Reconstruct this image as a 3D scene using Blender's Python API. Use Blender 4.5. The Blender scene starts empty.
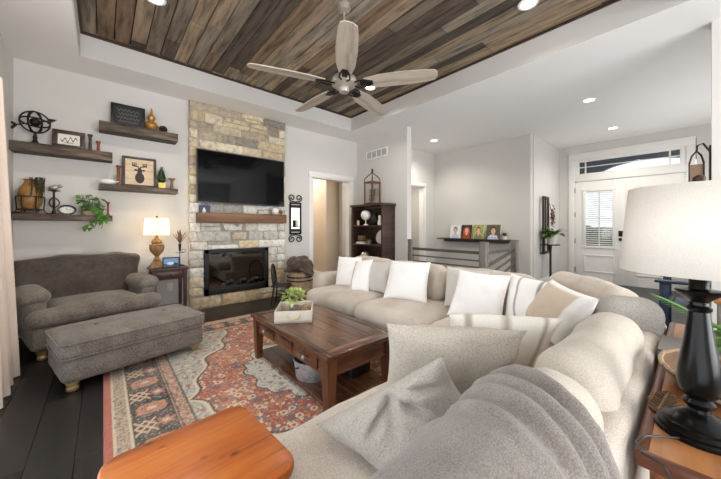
import bpy, bmesh, math, random
import numpy as np
from mathutils import Vector, Matrix, Euler, noise as mnoise

random.seed(7)
rng = np.random.default_rng(7)
C = bpy.context.scene.collection
PI = math.pi
R = math.radians

# ------------------------------------------------------------------ camera, world, big lights, exposure
S = bpy.context.scene
cam_d = bpy.data.cameras.new('camera')
cam = bpy.data.objects.new('camera', cam_d)
C.objects.link(cam)
cam.location = (0, 0, 1.22)
cam.rotation_euler = (R(90), 0, math.atan2(-0.6585, 0.7526))
cam_d.sensor_width = 36
cam_d.lens = 294 / 721 * 36
cam_d.shift_y = -12.5 / 721
cam_d.clip_start = 0.02
S.camera = cam
S.view_settings.view_transform = 'Standard'
S.view_settings.look = 'None'
S.view_settings.gamma = 1
S.view_settings.use_curve_mapping = False
S.view_settings.exposure = 0.27
S.cycles.max_bounces = 10
S.cycles.diffuse_bounces = 6
S.cycles.use_denoising = True
S.cycles.caustics_reflective = False
S.cycles.caustics_refractive = False
S.cycles.sample_clamp_indirect = 6

w = bpy.data.worlds.new('World')
S.world = w
w.use_nodes = True
bg = w.node_tree.nodes['Background']
bg.inputs[0].default_value = (0.86, 0.93, 1.0, 1)
bg.inputs[1].default_value = 1.15


def area(name, loc, rot, sx, sy, power, col):
    l = bpy.data.lights.new(name, 'AREA')
    l.shape = 'RECTANGLE'
    l.size, l.size_y, l.energy, l.color = sx, sy, power, col
    o = bpy.data.objects.new(name, l)
    o.location, o.rotation_euler = loc, rot
    C.objects.link(o)
    return o


# daylight through the patio window beside the camera and the kitchen windows behind it, tilted up to brighten the ceiling
area('daylight_patio', (-0.90, 0.7, 1.25), (0, R(-136), 0), 2.2, 4.3, 64, (0.97, 0.98, 1.0))
area('daylight_kitchen', (1.9, -4.16, 1.3), (R(122), 0, 0), 3.9, 2.2, 290, (0.96, 0.98, 1.0))
area('foyer_fill_light', (6.3, -1.12, 1.5), (R(125), 0, 0), 2.6, 1.5, 42, (0.96, 0.98, 1.0))  # added fill that brightens the foyer through a made-up side window

# ------------------------------------------------------------------ colour and material helpers


def lin(c):
    c = c / 255.0
    return c / 12.92 if c <= 0.04045 else ((c + 0.055) / 1.055) ** 2.4


def rgb(r, g, b):
    return (lin(r), lin(g), lin(b), 1.0)


def newmat(name):
    m = bpy.data.materials.new(name)
    m.use_nodes = True
    return m, m.node_tree, m.node_tree.nodes['Principled BSDF']


def N(nt, t, **kw):
    n = nt.nodes.new(t)
    for k, v in kw.items():
        setattr(n, k, v)
    return n


def coords(nt, scale=(1, 1, 1)):
    tc = N(nt, 'ShaderNodeTexCoord')
    mp = N(nt, 'ShaderNodeMapping')
    mp.inputs['Scale'].default_value = scale
    nt.links.new(tc.outputs['Object'], mp.inputs['Vector'])
    return mp.outputs[0]


def noise_tex(nt, vec, scale, detail=4, rough=0.6):
    n = N(nt, 'ShaderNodeTexNoise')
    n.inputs['Scale'].default_value = scale
    n.inputs['Detail'].default_value = detail
    n.inputs['Roughness'].default_value = rough
    nt.links.new(vec, n.inputs['Vector'])
    return n.outputs['Fac']


def ramp(nt, fac, stops):
    r = N(nt, 'ShaderNodeValToRGB')
    el = r.color_ramp.elements
    while len(el) < len(stops):
        el.new(0.5)
    for e, (p, c) in zip(el, stops):
        e.position, e.color = p, c
    nt.links.new(fac, r.inputs[0])
    return r.outputs[0]


def bump(nt, b, h, strength, dist):
    n = N(nt, 'ShaderNodeBump')
    n.inputs['Strength'].default_value = strength
    n.inputs['Distance'].default_value = dist
    nt.links.new(h, n.inputs['Height'])
    nt.links.new(n.outputs[0], b.inputs['Normal'])


def shade(c, k):
    return (min(1, c[0] * k), min(1, c[1] * k), min(1, c[2] * k), 1)


def plain(name, c, rough=0.6, metal=0.0, var=0.08, scale=6.0, bmp=0.0, bscale=60.0, coat=0.0, emit=0.0):
    m, nt, b = newmat(name)
    v = coords(nt)
    f = noise_tex(nt, v, scale)
    nt.links.new(ramp(nt, f, [(0.3, shade(c, 1 - var)), (0.7, shade(c, 1 + var))]), b.inputs['Base Color'])
    b.inputs['Roughness'].default_value = rough
    b.inputs['Metallic'].default_value = metal
    if coat:
        b.inputs['Coat Weight'].default_value = coat
        b.inputs['Coat Roughness'].default_value = 0.15
    if bmp:
        bump(nt, b, noise_tex(nt, v, bscale, 3), bmp, 0.004)
    if emit:
        b.inputs['Emission Color'].default_value = c
        b.inputs['Emission Strength'].default_value = emit
    return m


def wood(name, c1, c2, axis='x', scale=9.0, rough=0.45, c3=None, coat=0.0, bmp=0.25):
    m, nt, b = newmat(name)
    st = {'x': (0.12, 1, 1), 'y': (1, 0.12, 1), 'z': (1, 1, 0.12)}[axis]
    v = coords(nt, st)
    f = noise_tex(nt, v, scale, 8, 0.65)
    stops = [(0.32, c1), (0.66, c2)]
    if c3:
        stops = [(0.3, c1), (0.5, c2), (0.72, c3)]
    nt.links.new(ramp(nt, f, stops), b.inputs['Base Color'])
    b.inputs['Roughness'].default_value = rough
    if coat:
        b.inputs['Coat Weight'].default_value = coat
        b.inputs['Coat Roughness'].default_value = 0.2
    bump(nt, b, noise_tex(nt, v, scale * 5, 4), bmp, 0.003)
    return m


def fabric(name, c1, c2, scale=160.0, big=5.0, bmp=0.5, rough=0.95, sheen=0.2, dist=0.002, mid=0.5, spread=0.12):
    m, nt, b = newmat(name)
    v = coords(nt)
    f = noise_tex(nt, v, scale, 3, 0.7)
    g = noise_tex(nt, v, big, 3)
    mx = N(nt, 'ShaderNodeMath', operation='MULTIPLY_ADD')
    nt.links.new(g, mx.inputs[0])
    mx.inputs[1].default_value = 0.45
    nt.links.new(f, mx.inputs[2])
    nt.links.new(ramp(nt, mx.outputs[0], [(mid + 0.22 - spread, c1), (mid + 0.22 + spread, c2)]), b.inputs['Base Color'])
    b.inputs['Roughness'].default_value = rough
    b.inputs['Sheen Weight'].default_value = sheen
    bump(nt, b, f, bmp, dist)
    return m


def attr(name, rough=0.8, var=0.25, scale=40.0, stretch=(1, 1, 1), bmp=0.4, bdist=0.003, sheen=0.0, bscale=None, coat=0.0):
    """base colour from the mesh's own colour pattern, broken up by noise"""
    m, nt, b = newmat(name)
    a = N(nt, 'ShaderNodeAttribute', attribute_name='Col')
    v = coords(nt, stretch)
    f = noise_tex(nt, v, scale, 6, 0.65)
    r_ = ramp(nt, f, [(0.25, (1 - var * 1.6,) * 3 + (1,)), (0.5, (1, 1, 1, 1)), (0.75, (1 + var,) * 3 + (1,))])
    mx = N(nt, 'ShaderNodeMix', data_type='RGBA', blend_type='MULTIPLY')
    mx.inputs['Factor'].default_value = 1
    nt.links.new(a.outputs['Color'], mx.inputs['A'])
    nt.links.new(r_, mx.inputs['B'])
    nt.links.new(mx.outputs['Result'], b.inputs['Base Color'])
    b.inputs['Roughness'].default_value = rough
    b.inputs['Sheen Weight'].default_value = sheen
    b.inputs['Coat Weight'].default_value = coat
    if bmp:
        bump(nt, b, f if bscale is None else noise_tex(nt, v, bscale, 3), bmp, bdist)
    return m


def glass(name, tint=(1, 1, 1, 1), fac=None):
    m = bpy.data.materials.new(name)
    m.use_nodes = True
    nt = m.node_tree
    nt.nodes.clear()
    o = N(nt, 'ShaderNodeOutputMaterial')
    t = N(nt, 'ShaderNodeBsdfTransparent')
    t.inputs[0].default_value = tint
    g = N(nt, 'ShaderNodeBsdfGlossy')
    g.inputs['Roughness'].default_value = 0.02
    mx = N(nt, 'ShaderNodeMixShader')
    if fac is None:
        fr = N(nt, 'ShaderNodeFresnel')
        fr.inputs[0].default_value = 1.45
        nt.links.new(fr.outputs[0], mx.inputs[0])
    else:
        mx.inputs[0].default_value = fac
    nt.links.new(t.outputs[0], mx.inputs[1])
    nt.links.new(g.outputs[0], mx.inputs[2])
    nt.links.new(mx.outputs[0], o.inputs[0])
    return m


M = {}
M['wall'] = plain('wall_paint', rgb(212, 209, 204), 0.85, var=0.015, scale=2, bmp=0.06, bscale=120)
M['ceil'] = plain('ceiling_paint', rgb(240, 238, 235), 0.9, var=0.012, scale=2)
M['tan_wall'] = plain('hall_paint', rgb(216, 198, 176), 0.85, var=0.02, scale=2)
M['trim'] = plain('white_trim_paint', rgb(236, 233, 228), 0.45, var=0.015)
M['white'] = plain('white_plastic', rgb(238, 237, 234), 0.4, var=0.02)
M['ceramic'] = plain('white_ceramic', rgb(236, 233, 226), 0.3, var=0.03)
M['iron'] = plain('black_iron', rgb(40, 36, 33), 0.5, 0.6, var=0.25)
M['black'] = plain('black_satin', rgb(22, 22, 23), 0.35, var=0.1)
M['bronze'] = plain('dark_bronze', rgb(66, 52, 42), 0.4, 0.7, var=0.3)
M['pewter'] = plain('pewter', rgb(176, 168, 158), 0.4, 0.5, var=0.2)
M['gold'] = plain('aged_gold', rgb(186, 136, 66), 0.35, 0.5, var=0.35, scale=14)
M['foot'] = plain('champagne_foot', rgb(190, 160, 115), 0.3, 0.55, var=0.3, scale=20)
M['lampwood'] = wood('carved_lamp_gilt', rgb(112, 78, 46), rgb(176, 132, 82), 'z', 22, 0.4)
M['darkwood'] = wood('espresso_wood', rgb(40, 27, 21), rgb(78, 54, 41), 'x', 10, 0.4)
M['cherry'] = wood('mahogany_side_table', rgb(40, 22, 17), rgb(78, 44, 32), 'x', 10, 0.35)
M['walnut'] = wood('walnut_table', rgb(36, 20, 13), rgb(90, 54, 34), 'y', 12, 0.25, rgb(124, 80, 53), coat=0.25)
M['walnut_x'] = wood('walnut_table_cross', rgb(36, 20, 13), rgb(90, 54, 34), 'x', 12, 0.25, rgb(124, 80, 53), coat=0.25)
M['walnut_z'] = wood('walnut_table_leg', rgb(42, 24, 15), rgb(98, 60, 38), 'z', 12, 0.32, rgb(130, 86, 58))
M['reclaim'] = wood('weathered_shelf_wood', rgb(34, 29, 26), rgb(86, 75, 65), 'x', 24, 0.85, rgb(134, 118, 100), bmp=0.8)
M['mantel'] = wood('mantel_oak', rgb(74, 52, 36), rgb(116, 84, 60), 'x', 11, 0.7, rgb(140, 108, 82), bmp=0.5)
M['orange'] = wood('honey_pine', rgb(104, 46, 12), rgb(180, 92, 28), 'x', 9, 0.4, rgb(206, 128, 54), coat=0.1)
def knots(m):
    nt = m.node_tree
    b_ = nt.nodes['Principled BSDF']
    src = b_.inputs['Base Color'].links[0].from_socket
    vo = N(nt, 'ShaderNodeTexVoronoi')
    vo.inputs['Scale'].default_value = 13
    nt.links.new(coords(nt, (0.6, 1, 1)), vo.inputs['Vector'])
    r_ = ramp(nt, vo.outputs['Distance'], [(0.05, (0.12, 0.07, 0.05, 1)), (0.13, (1, 1, 1, 1))])
    st = ramp(nt, noise_tex(nt, coords(nt, (0.05, 1, 1)), 34, 3), [(0.36, (0.45, 0.4, 0.36, 1)), (0.46, (1, 1, 1, 1))])
    for s_ in (r_, st):
        mx_ = N(nt, 'ShaderNodeMix', data_type='RGBA', blend_type='MULTIPLY')
        mx_.inputs['Factor'].default_value = 0.8
        nt.links.new(src, mx_.inputs['A'])
        nt.links.new(s_, mx_.inputs['B'])
        src = mx_.outputs['Result']
    nt.links.new(src, b_.inputs['Base Color'])


knots(M['orange'])
M['oak'] = wood('golden_oak', rgb(96, 58, 30), rgb(158, 102, 56), 'x', 12, 0.35, rgb(184, 128, 78), coat=0.2)
M['oakdark'] = wood('oak_edge_stain', rgb(70, 34, 18), rgb(112, 62, 36), 'y', 10, 0.35)
M['blade'] = wood('driftwood_blade', rgb(128, 116, 104), rgb(176, 164, 150), 'x', 10, 0.6, rgb(196, 186, 172))
M['redwood'] = wood('candlestick_wood', rgb(84, 36, 16), rgb(146, 72, 34), 'z', 12, 0.4)
M['greywood'] = wood('grey_rail_wood', rgb(96, 91, 86), rgb(146, 140, 133), 'z', 10, 0.6)
M['steel'] = plain('brushed_rail', rgb(112, 106, 100), 0.4, 0.6, var=0.15)
M['sofa'] = fabric('oatmeal_linen', rgb(178, 165, 152), rgb(214, 204, 193), 260, 4, 0.45)
M['sofa_white'] = fabric('cream_slub', rgb(176, 166, 153), rgb(203, 194, 182), 300, 5, 0.6)
M['throw'] = fabric('grey_fleece', rgb(102, 94, 88), rgb(152, 143, 136), 330, 9, 0.9, sheen=0.3, dist=0.003, spread=0.2)
M['tweed'] = fabric('grey_brown_tweed', rgb(80, 72, 66), rgb(152, 142, 132), 130, 7, 0.6, spread=0.2)
M['brownvelvet'] = fabric('brown_velvet', rgb(40, 31, 24), rgb(82, 66, 52), 30, 5, 0.4, 0.6, 0.35, spread=0.25)
M['curtain'] = fabric('cream_curtain', rgb(230, 212, 197), rgb(236, 220, 206), 200, 3, 0.1)
M['shade'] = fabric('lamp_linen', rgb(206, 198, 188), rgb(217, 210, 200), 420, 4, 0.15, sheen=0)
M['knit'] = fabric('brown_knit', rgb(44, 36, 31), rgb(120, 102, 88), 40, 12, 0.9, dist=0.01, spread=0.2)
M['wicker'] = fabric('wicker', rgb(128, 104, 78), rgb(196, 172, 140), 70, 9, 0.9, 0.7, 0, 0.006, spread=0.2)
M['galv'] = plain('galvanised', rgb(176, 176, 178), 0.5, 0.4, var=0.3, scale=26, bmp=0.5, bscale=50)
M['crate'] = wood('whitewashed_crate', rgb(186, 176, 160), rgb(222, 214, 200), 'x', 14, 0.7)
M['rope'] = fabric('rope', rgb(196, 180, 152), rgb(226, 212, 188), 90, 8, 0.6)
M['leaf'] = plain('leaf_green', rgb(70, 112, 48), 0.5, var=0.4, scale=18)
M['leaf_dark'] = plain('leaf_dark', rgb(38, 66, 32), 0.5, var=0.35, scale=18)
M['leaf_light'] = plain('leaf_lime', rgb(180, 196, 122), 0.55, var=0.25, scale=24)
M['leaf_varieg'] = plain('leaf_pothos', rgb(92, 140, 58), 0.45, var=0.45, scale=14)
M['dry'] = plain('dried_stems', rgb(128, 98, 70), 0.9, var=0.4, scale=22)
M['leather_black'] = plain('tv_black', rgb(14, 14, 15), 0.3, var=0.05)
M['mirror'] = plain('mirror', rgb(150, 150, 150), 0.04, 1.0, var=0.01)
M['navy'] = plain('navy_paint', rgb(34, 54, 82), 0.45, var=0.12)
M['bluestripe'] = fabric('pale_blue_cushion', rgb(150, 178, 208), rgb(220, 228, 236), 12, 4, 0.2, spread=0.08)
M['pot_grey'] = plain('clay_grey', rgb(136, 124, 116), 0.7, var=0.15)
M['col'] = attr('colour_pattern', 0.6, 0.05, 20, bmp=0)
M['colfab'] = attr('pillow_fabric', 0.95, 0.1, 240, bmp=0.5, bdist=0.002, sheen=0.2)
M['plush'] = attr('plush_fabric', 0.97, 0.3, 190, bmp=1.0, bdist=0.008, sheen=0.3)
M['stone'] = attr('split_stone', 0.9, 0.3, 16, bmp=0.8, bdist=0.012)
M['plank'] = attr('barn_planks', 0.85, 0.6, 20, (1, 0.1, 1), 0.6, 0.006)
M['floor'] = attr('dark_floor_planks', 0.36, 0.4, 9, (1, 0.1, 1), 0.2, 0.002)
M['rug'] = attr('rug_pile', 0.97, 0.16, 110, bmp=0.8, bdist=0.004, sheen=0.15)
M['glass'] = glass('clear_glass', (1, 1, 1, 1), 0.06)
M['fireglass'] = glass('fireplace_glass', (0.55, 0.55, 0.55, 1), 0.14)
m, nt, b = newmat('tv_screen')
b.inputs['Base Color'].default_value = (0.004, 0.004, 0.005, 1)
b.inputs['Roughness'].default_value = 0.06
b.inputs['Specular IOR Level'].default_value = 0.22
M['screen'] = m


def emitter(name, c, s):
    m, nt, b = newmat(name)
    b.inputs['Base Color'].default_value = c
    b.inputs['Emission Color'].default_value = c
    b.inputs['Emission Strength'].default_value = s
    return m


M['lens'] = emitter('lamp_lens', (1, 0.93, 0.82, 1), 9)
M['porch'] = plain('porch_boards', rgb(84, 98, 112), 0.8, var=0.12)
m, nt, b = newmat('lit_lamp_shade')
b.inputs['Base Color'].default_value = rgb(240, 226, 200)
b.inputs['Roughness'].default_value = 0.9
tr = N(nt, 'ShaderNodeBsdfTranslucent')
tr.inputs[0].default_value = rgb(250, 236, 208)
mx = N(nt, 'ShaderNodeMixShader')
mx.inputs[0].default_value = 0.6
nt.links.new(b.outputs[0], mx.inputs[1])
nt.links.new(tr.outputs[0], mx.inputs[2])
nt.links.new(mx.outputs[0], nt.nodes['Material Output'].inputs[0])
M['litshade'] = m

# ------------------------------------------------------------------ mesh helpers


class B:
    """collects shapes that become ONE mesh object"""

    def __init__(s):
        s.bm = bmesh.new()
        s.col = s.bm.verts.layers.float_color.new('Col')

    def paint(s, verts, c):
        for v in verts:
            v[s.col] = c

    def box(s, c, size, rot=None, bevel=0.0, color=None, seg=2):
        mt = Matrix.Translation(c)
        if rot is not None:
            mt = mt @ Euler(rot).to_matrix().to_4x4()
        r = bmesh.ops.create_cube(s.bm, size=1, matrix=mt @ Matrix.Diagonal((size[0], size[1], size[2], 1)))
        vs = r['verts']
        if color:
            s.paint(vs, color)
        if bevel:
            es = list({e for v in vs for e in v.link_edges})
            bmesh.ops.bevel(s.bm, geom=es, offset=bevel, segments=seg, affect='EDGES', profile=0.5)
        return s

    def span(s, a, b_, bevel=0.0, color=None):
        return s.box([(a[i] + b_[i]) / 2 for i in range(3)], [abs(b_[i] - a[i]) for i in range(3)], None, bevel, color)

    def ring_loft(s, rings, cap=True, closed=True):
        vr = [[s.bm.verts.new(p) for p in r] for r in rings]
        n = len(vr[0])
        for i in range(len(vr) - 1):
            for j in range(n if closed else n - 1):
                k = (j + 1) % n
                s.bm.faces.new((vr[i][j], vr[i][k], vr[i + 1][k], vr[i + 1][j]))
        if cap and closed:
            s.bm.faces.new(vr[0][::-1])
            s.bm.faces.new(vr[-1])
        return vr

    def lathe(s, prof, c=(0, 0, 0), seg=28, sx=1.0, sy=1.0, cap=True):
        rings = []
        for r, z in prof:
            r = max(r, 0.0004)
            rings.append([(c[0] + sx * r * math.cos(2 * PI * k / seg), c[1] + sy * r * math.sin(2 * PI * k / seg), c[2] + z) for k in range(seg)])
        s.ring_loft(rings, cap)
        return s

    def tube(s, pts, r, seg=8, r1=None):
        pts = [Vector(p) for p in pts]
        rings = []
        up = None
        n = len(pts)
        for i, p in enumerate(pts):
            d = (pts[min(i + 1, n - 1)] - pts[max(i - 1, 0)])
            if d.length < 1e-9:
                d = Vector((0, 0, 1))
            d.normalize()
            if up is None:
                up = d.orthogonal().normalized()
            else:
                up = (up - d * up.dot(d))
                up = up.normalized() if up.length > 1e-6 else d.orthogonal().normalized()
            q = d.cross(up)
            rr = r if r1 is None else r + (r1 - r) * i / max(1, n - 1)
            rings.append([p + up * rr * math.cos(2 * PI * k / seg) + q * rr * math.sin(2 * PI * k / seg) for k in range(seg)])
        s.ring_loft(rings)
        return s

    def bar(s, p0, p1, wd, ht):
        """rectangular bar between two points"""
        p0, p1 = Vector(p0), Vector(p1)
        d = (p1 - p0).normalized()
        side = d.cross(Vector((0, 0, 1)))
        side = side.normalized() if side.length > 1e-5 else Vector((1, 0, 0))
        up = side.cross(d)
        rings = [[p + side * wd / 2 * a + up * ht / 2 * b_ for a, b_ in ((-1, -1), (1, -1), (1, 1), (-1, 1))] for p in (p0, p1)]
        s.ring_loft(rings)
        return s

    def taper(s, c0, a0, c1, a1):
        """square taper between two levels"""
        rings = [[(c[0] + a[0] / 2 * i, c[1] + a[1] / 2 * j, c[2]) for i, j in ((-1, -1), (1, -1), (1, 1), (-1, 1))] for c, a in ((c0, a0), (c1, a1))]
        s.ring_loft(rings)
        return s

    def ball(s, c, r, sc=(1, 1, 1), u=16, v=10, rot=None):
        mt = Matrix.Translation(c)
        if rot is not None:
            mt = mt @ Euler(rot).to_matrix().to_4x4()
        bmesh.ops.create_uvsphere(s.bm, u_segments=u, v_segments=v, radius=r, matrix=mt @ Matrix.Diagonal((sc[0], sc[1], sc[2], 1)))
        return s

    def prism(s, poly, d, mt=Matrix()):
        """extrude a 2-D polygon (x,y) by d along z, then transform"""
        a = [s.bm.verts.new(mt @ Vector((x, y, 0))) for x, y in poly]
        b_ = [s.bm.verts.new(mt @ Vector((x, y, d))) for x, y in poly]
        n = len(poly)
        s.bm.faces.new(a[::-1])
        s.bm.faces.new(b_)
        for i in range(n):
            j = (i + 1) % n
            s.bm.faces.new((a[i], a[j], b_[j], b_[i]))
        return s

    def rblock(s, c, size, r=0.06, n=12, crown=0.0, rot=None, lump=0.0, seed=0.0, front=0.0):
        """stuffed cushion: rounded box with a crowned top and soft lumps"""
        t = bmesh.new()
        bmesh.ops.create_cube(t, size=2)
        bmesh.ops.subdivide_edges(t, edges=t.edges[:], cuts=n, use_grid_fill=True)
        h = Vector(size) / 2
        mt = Matrix.Translation(c)
        if rot is not None:
            mt = mt @ Euler(rot).to_matrix().to_4x4()
        for v in t.verts:
            u = Vector([math.copysign(abs(x) ** 0.75, x) for x in v.co])
            p = Vector((u.x * h.x, u.y * h.y, u.z * h.z))
            q = Vector([max(-(h[i] - r), min(h[i] - r, p[i])) if h[i] > r else 0 for i in range(3)])
            d = p - q
            if d.length > 1e-9:
                p = q + d.normalized() * min(r, max(abs(d.x), abs(d.y), abs(d.z)))
            p.z += crown * (1 - u.x ** 2) * (1 - u.y ** 2) * max(0, u.z)
            p.y -= front * (1 - u.x ** 2) * (1 - u.z ** 2) * (1 if u.y < 0 else -1) * abs(u.y)
            if lump:
                p += Vector(mnoise.noise_vector(Vector((p.x * 6 + seed, p.y * 6 - seed, p.z * 6 + 3)))) * lump
            v.co = mt @ p
        me = bpy.data.meshes.new('tmp')
        t.to_mesh(me)
        t.free()
        s.bm.from_mesh(me)
        bpy.data.meshes.remove(me)
        return s

    def leaf(s, base, d, length, width, droop=0.3, fold=0.15, n=5):
        d = Vector(d).normalized()
        side = d.cross(Vector((0, 0, 1)))
        side = side.normalized() if side.length > 1e-4 else Vector((1, 0, 0))
        up = side.cross(d)
        rows = []
        for i in range(n + 1):
            t = i / n
            p = Vector(base) + d * length * t - Vector((0, 0, 1)) * droop * length * t * t
            wd = width * (math.sin(PI * min(1, t * 0.9 + 0.08)) ** 0.8) * (1 if i < n else 0.05)
            rows.append([s.bm.verts.new(p - side * wd / 2 + up * fold * wd), s.bm.verts.new(p), s.bm.verts.new(p + side * wd / 2 + up * fold * wd)])
        for i in range(n):
            for j in range(2):
                s.bm.faces.new((rows[i][j], rows[i][j + 1], rows[i + 1][j + 1], rows[i + 1][j]))
        return s


def build(name, b, mat, parent=None, loc=None, rz=0.0, angle=38):
    me = bpy.data.meshes.new(name)
    bmesh.ops.recalc_face_normals(b.bm, faces=b.bm.faces[:])
    b.bm.to_mesh(me)
    b.bm.free()
    me.materials.append(M[mat] if isinstance(mat, str) else mat)
    me.polygons.foreach_set('use_smooth', [True] * len(me.polygons))
    me.set_sharp_from_angle(angle=R(angle))
    o = bpy.data.objects.new(name, me)
    C.objects.link(o)
    if parent is not None:
        o.parent = parent
    if loc is not None:
        o.location = loc
    o.rotation_euler = (0, 0, rz)
    return o


def tag(o, label, cat, group=None, kind=None):
    o['label'] = label
    o['category'] = cat
    if group:
        o['group'] = group
    if kind:
        o['kind'] = kind
    return o


def thing(name, label, cat, loc, rz=0.0, group=None):
    o = bpy.data.objects.new(name, None)
    o.empty_display_size = 0.05
    C.objects.link(o)
    o.location = loc
    o.rotation_euler = (0, 0, rz)
    return tag(o, label, cat, group)


def struct(name, b, mat, **k):
    o = build(name, b, mat, **k)
    o['kind'] = 'structure'
    return o


def dup(root, loc, rz=None, label=None):
    r = root.copy()
    C.objects.link(r)
    r.location = loc
    if rz is not None:
        r.rotation_euler = (0, 0, rz)
    if label:
        r['label'] = label
    for ch in list(root.children):
        c = ch.copy()
        C.objects.link(c)
        c.parent = r
        for g in list(ch.children):
            d = g.copy()
            C.objects.link(d)
            d.parent = c
    return r


def grid_mesh(name, P, col, mat, parent=None, loc=(0, 0, 0), rz=0.0, close=None):
    """P: (ny, nx, 3) points, col: (ny, nx, 3) linear colours -> one sheet"""
    ny, nx = P.shape[:2]
    me = bpy.data.meshes.new(name)
    idx = np.arange(nx * ny).reshape(ny, nx)
    f = np.stack([idx[:-1, :-1], idx[:-1, 1:], idx[1:, 1:], idx[1:, :-1]], -1).reshape(-1, 4)
    me.vertices.add(nx * ny)
    me.vertices.foreach_set('co', P.reshape(-1).astype(np.float32))
    me.loops.add(f.size)
    me.loops.foreach_set('vertex_index', f.reshape(-1).astype(np.int32))
    me.polygons.add(len(f))
    me.polygons.foreach_set('loop_start', (np.arange(len(f)) * 4).astype(np.int32))
    me.polygons.foreach_set('use_smooth', np.ones(len(f), bool))
    if col is not None:
        a = me.attributes.new('Col', 'FLOAT_COLOR', 'POINT')
        cc = np.ones((nx * ny, 4), np.float32)
        cc[:, :3] = col.reshape(-1, 3)
        a.data.foreach_set('color', cc.reshape(-1))
    me.update(calc_edges=True)
    me.materials.append(M[mat])
    o = bpy.data.objects.new(name, me)
    C.objects.link(o)
    o.location = loc
    o.rotation_euler = (0, 0, rz)
    if parent is not None:
        o.parent = parent
    return o


def L3(*c):
    return np.array([lin(x) for x in c])


def vnoise(x, y, seed=0):
    xi, yi = np.floor(x).astype(int), np.floor(y).astype(int)
    fx, fy = x - xi, y - yi
    fx, fy = fx * fx * (3 - 2 * fx), fy * fy * (3 - 2 * fy)

    def h(a, b_):
        n = (a * 374761393 + b_ * 668265263 + seed * 974711) & 0x7fffffff
        n = ((n ^ (n >> 13)) * 1274126177) & 0x7fffffff
        return ((n ^ (n >> 16)) & 0xffff) / 65535.0
    return (h(xi, yi) * (1 - fx) + h(xi + 1, yi) * fx) * (1 - fy) + (h(xi, yi + 1) * (1 - fx) + h(xi + 1, yi + 1) * fx) * fy


def cells(x, y, seed=0):
    """jittered cells: (distance to the nearest seed, that seed's random number)"""
    xi, yi = np.floor(x).astype(int), np.floor(y).astype(int)
    best = np.full(x.shape, 9.0)
    rid = np.zeros(x.shape)

    def h(a, b_, k):
        n = (a * 374761393 + b_ * 668265263 + (seed + k) * 974711) & 0x7fffffff
        n = ((n ^ (n >> 13)) * 1274126177) & 0x7fffffff
        return ((n ^ (n >> 16)) & 0xffff) / 65535.0
    for i in (-1, 0, 1):
        for j in (-1, 0, 1):
            a, b_ = xi + i, yi + j
            d = np.hypot(a + 0.2 + 0.6 * h(a, b_, 1) - x, b_ + 0.2 + 0.6 * h(a, b_, 2) - y)
            k = d < best
            best = np.where(k, d, best)
            rid = np.where(k, h(a, b_, 3), rid)
    return best, rid
# ------------------------------------------------------------------ the setting
H = 3.07
TX0, TX1, TY0, TY1, TZ = -0.195, 3.605, 0.0, 4.395, 3.335


def planks(name, x0, x1, y0, y1, z, pitch, gap, mat, cols, up, dz, lengths, thick=0.02):
    """boards running along Y, each with its own tone"""
    b = B()
    x = x0
    while x < x1 - 0.01:
        wd = pitch * random.uniform(0.94, 1.06)
        wd = min(wd, x1 - x)
        y = y0 - random.uniform(0, lengths)
        while y < y1:
            ln = lengths * random.uniform(0.7, 1.3)
            a, e = max(y, y0), min(y + ln, y1)
            if e - a > 0.02:
                c = random.choice(cols)
                k = random.uniform(0.85, 1.15)
                off = random.uniform(0, dz)
                zz = z + off if not up else z - off
                b.box((x + wd / 2, (a + e) / 2, zz + (thick / 2 if up else -thick / 2)), (wd - gap, e - a - gap, thick), bevel=0.0015, seg=1, color=(lin(c[0]) * k, lin(c[1]) * k, lin(c[2]) * k, 1))
            y += ln
        x += wd
    return struct(name, b, mat)


fl = [(34, 32, 32), (42, 39, 38), (38, 36, 37), (30, 29, 30), (46, 43, 41)]
planks('floor', -0.86, 8.3, -4.1, 7.4, 0.0, 0.19, 0.002, 'floor', fl, False, 0.0008, 1.3)
b = B().span((-0.9, -4.2, -0.08), (8.4, 7.5, -0.021))
struct('floor_seams', b, plain('floor_seam_grey', rgb(104, 100, 98), 0.7))

b = B()
for a, e in (((-0.9, -4.2), (TX0, 7.5)), ((TX1, -4.2), (8.4, 7.5)), ((TX0, -4.2), (TX1, TY0)), ((TX0, TY1), (TX1, 7.5))):
    b.span((a[0], a[1], H), (e[0], e[1], H + 0.42))
struct('ceiling', b, 'ceil')
barn = [(112, 99, 85), (134, 115, 94), (84, 71, 60), (146, 127, 103), (98, 84, 71), (122, 100, 78), (138, 125, 110), (76, 65, 55)]
planks('ceiling_planks', TX0, TX1, TY0, TY1, TZ + 0.012, 0.142, 0.008, 'plank', barn, True, 0.011, 2.4)
struct('ceiling_deck', B().span((TX0, TY0, TZ + 0.034), (TX1, TY1, TZ + 0.07)), plain('deck_shadow_brown', rgb(40, 33, 28), 0.9))
b = B()
for a, e in (((TX0, TY0), (TX1, TY0 + 0.03)), ((TX0, TY1 - 0.03), (TX1, TY1)), ((TX0, TY0), (TX0 + 0.03, TY1)), ((TX1 - 0.03, TY0), (TX1, TY1))):
    b.span((a[0], a[1], TZ - 0.022), (e[0], e[1], TZ))
struct('trim_1', b, 'darkwood')


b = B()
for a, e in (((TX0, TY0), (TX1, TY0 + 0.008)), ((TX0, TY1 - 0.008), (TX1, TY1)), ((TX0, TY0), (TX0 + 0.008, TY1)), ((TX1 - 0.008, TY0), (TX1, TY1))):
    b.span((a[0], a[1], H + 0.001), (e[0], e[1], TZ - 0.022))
struct('tray_side_shade', b, plain('tray_shade_grey', rgb(208, 205, 200), 0.85, var=0.012, scale=2))  # thin panels; their grey puts the shade of the tray sides into the colour


def wall(name, pieces, mat='wall'):
    b = B()
    for a, e in pieces:
        b.span(a, e)
    return struct(name, b, mat)


FY = 4.92
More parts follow.
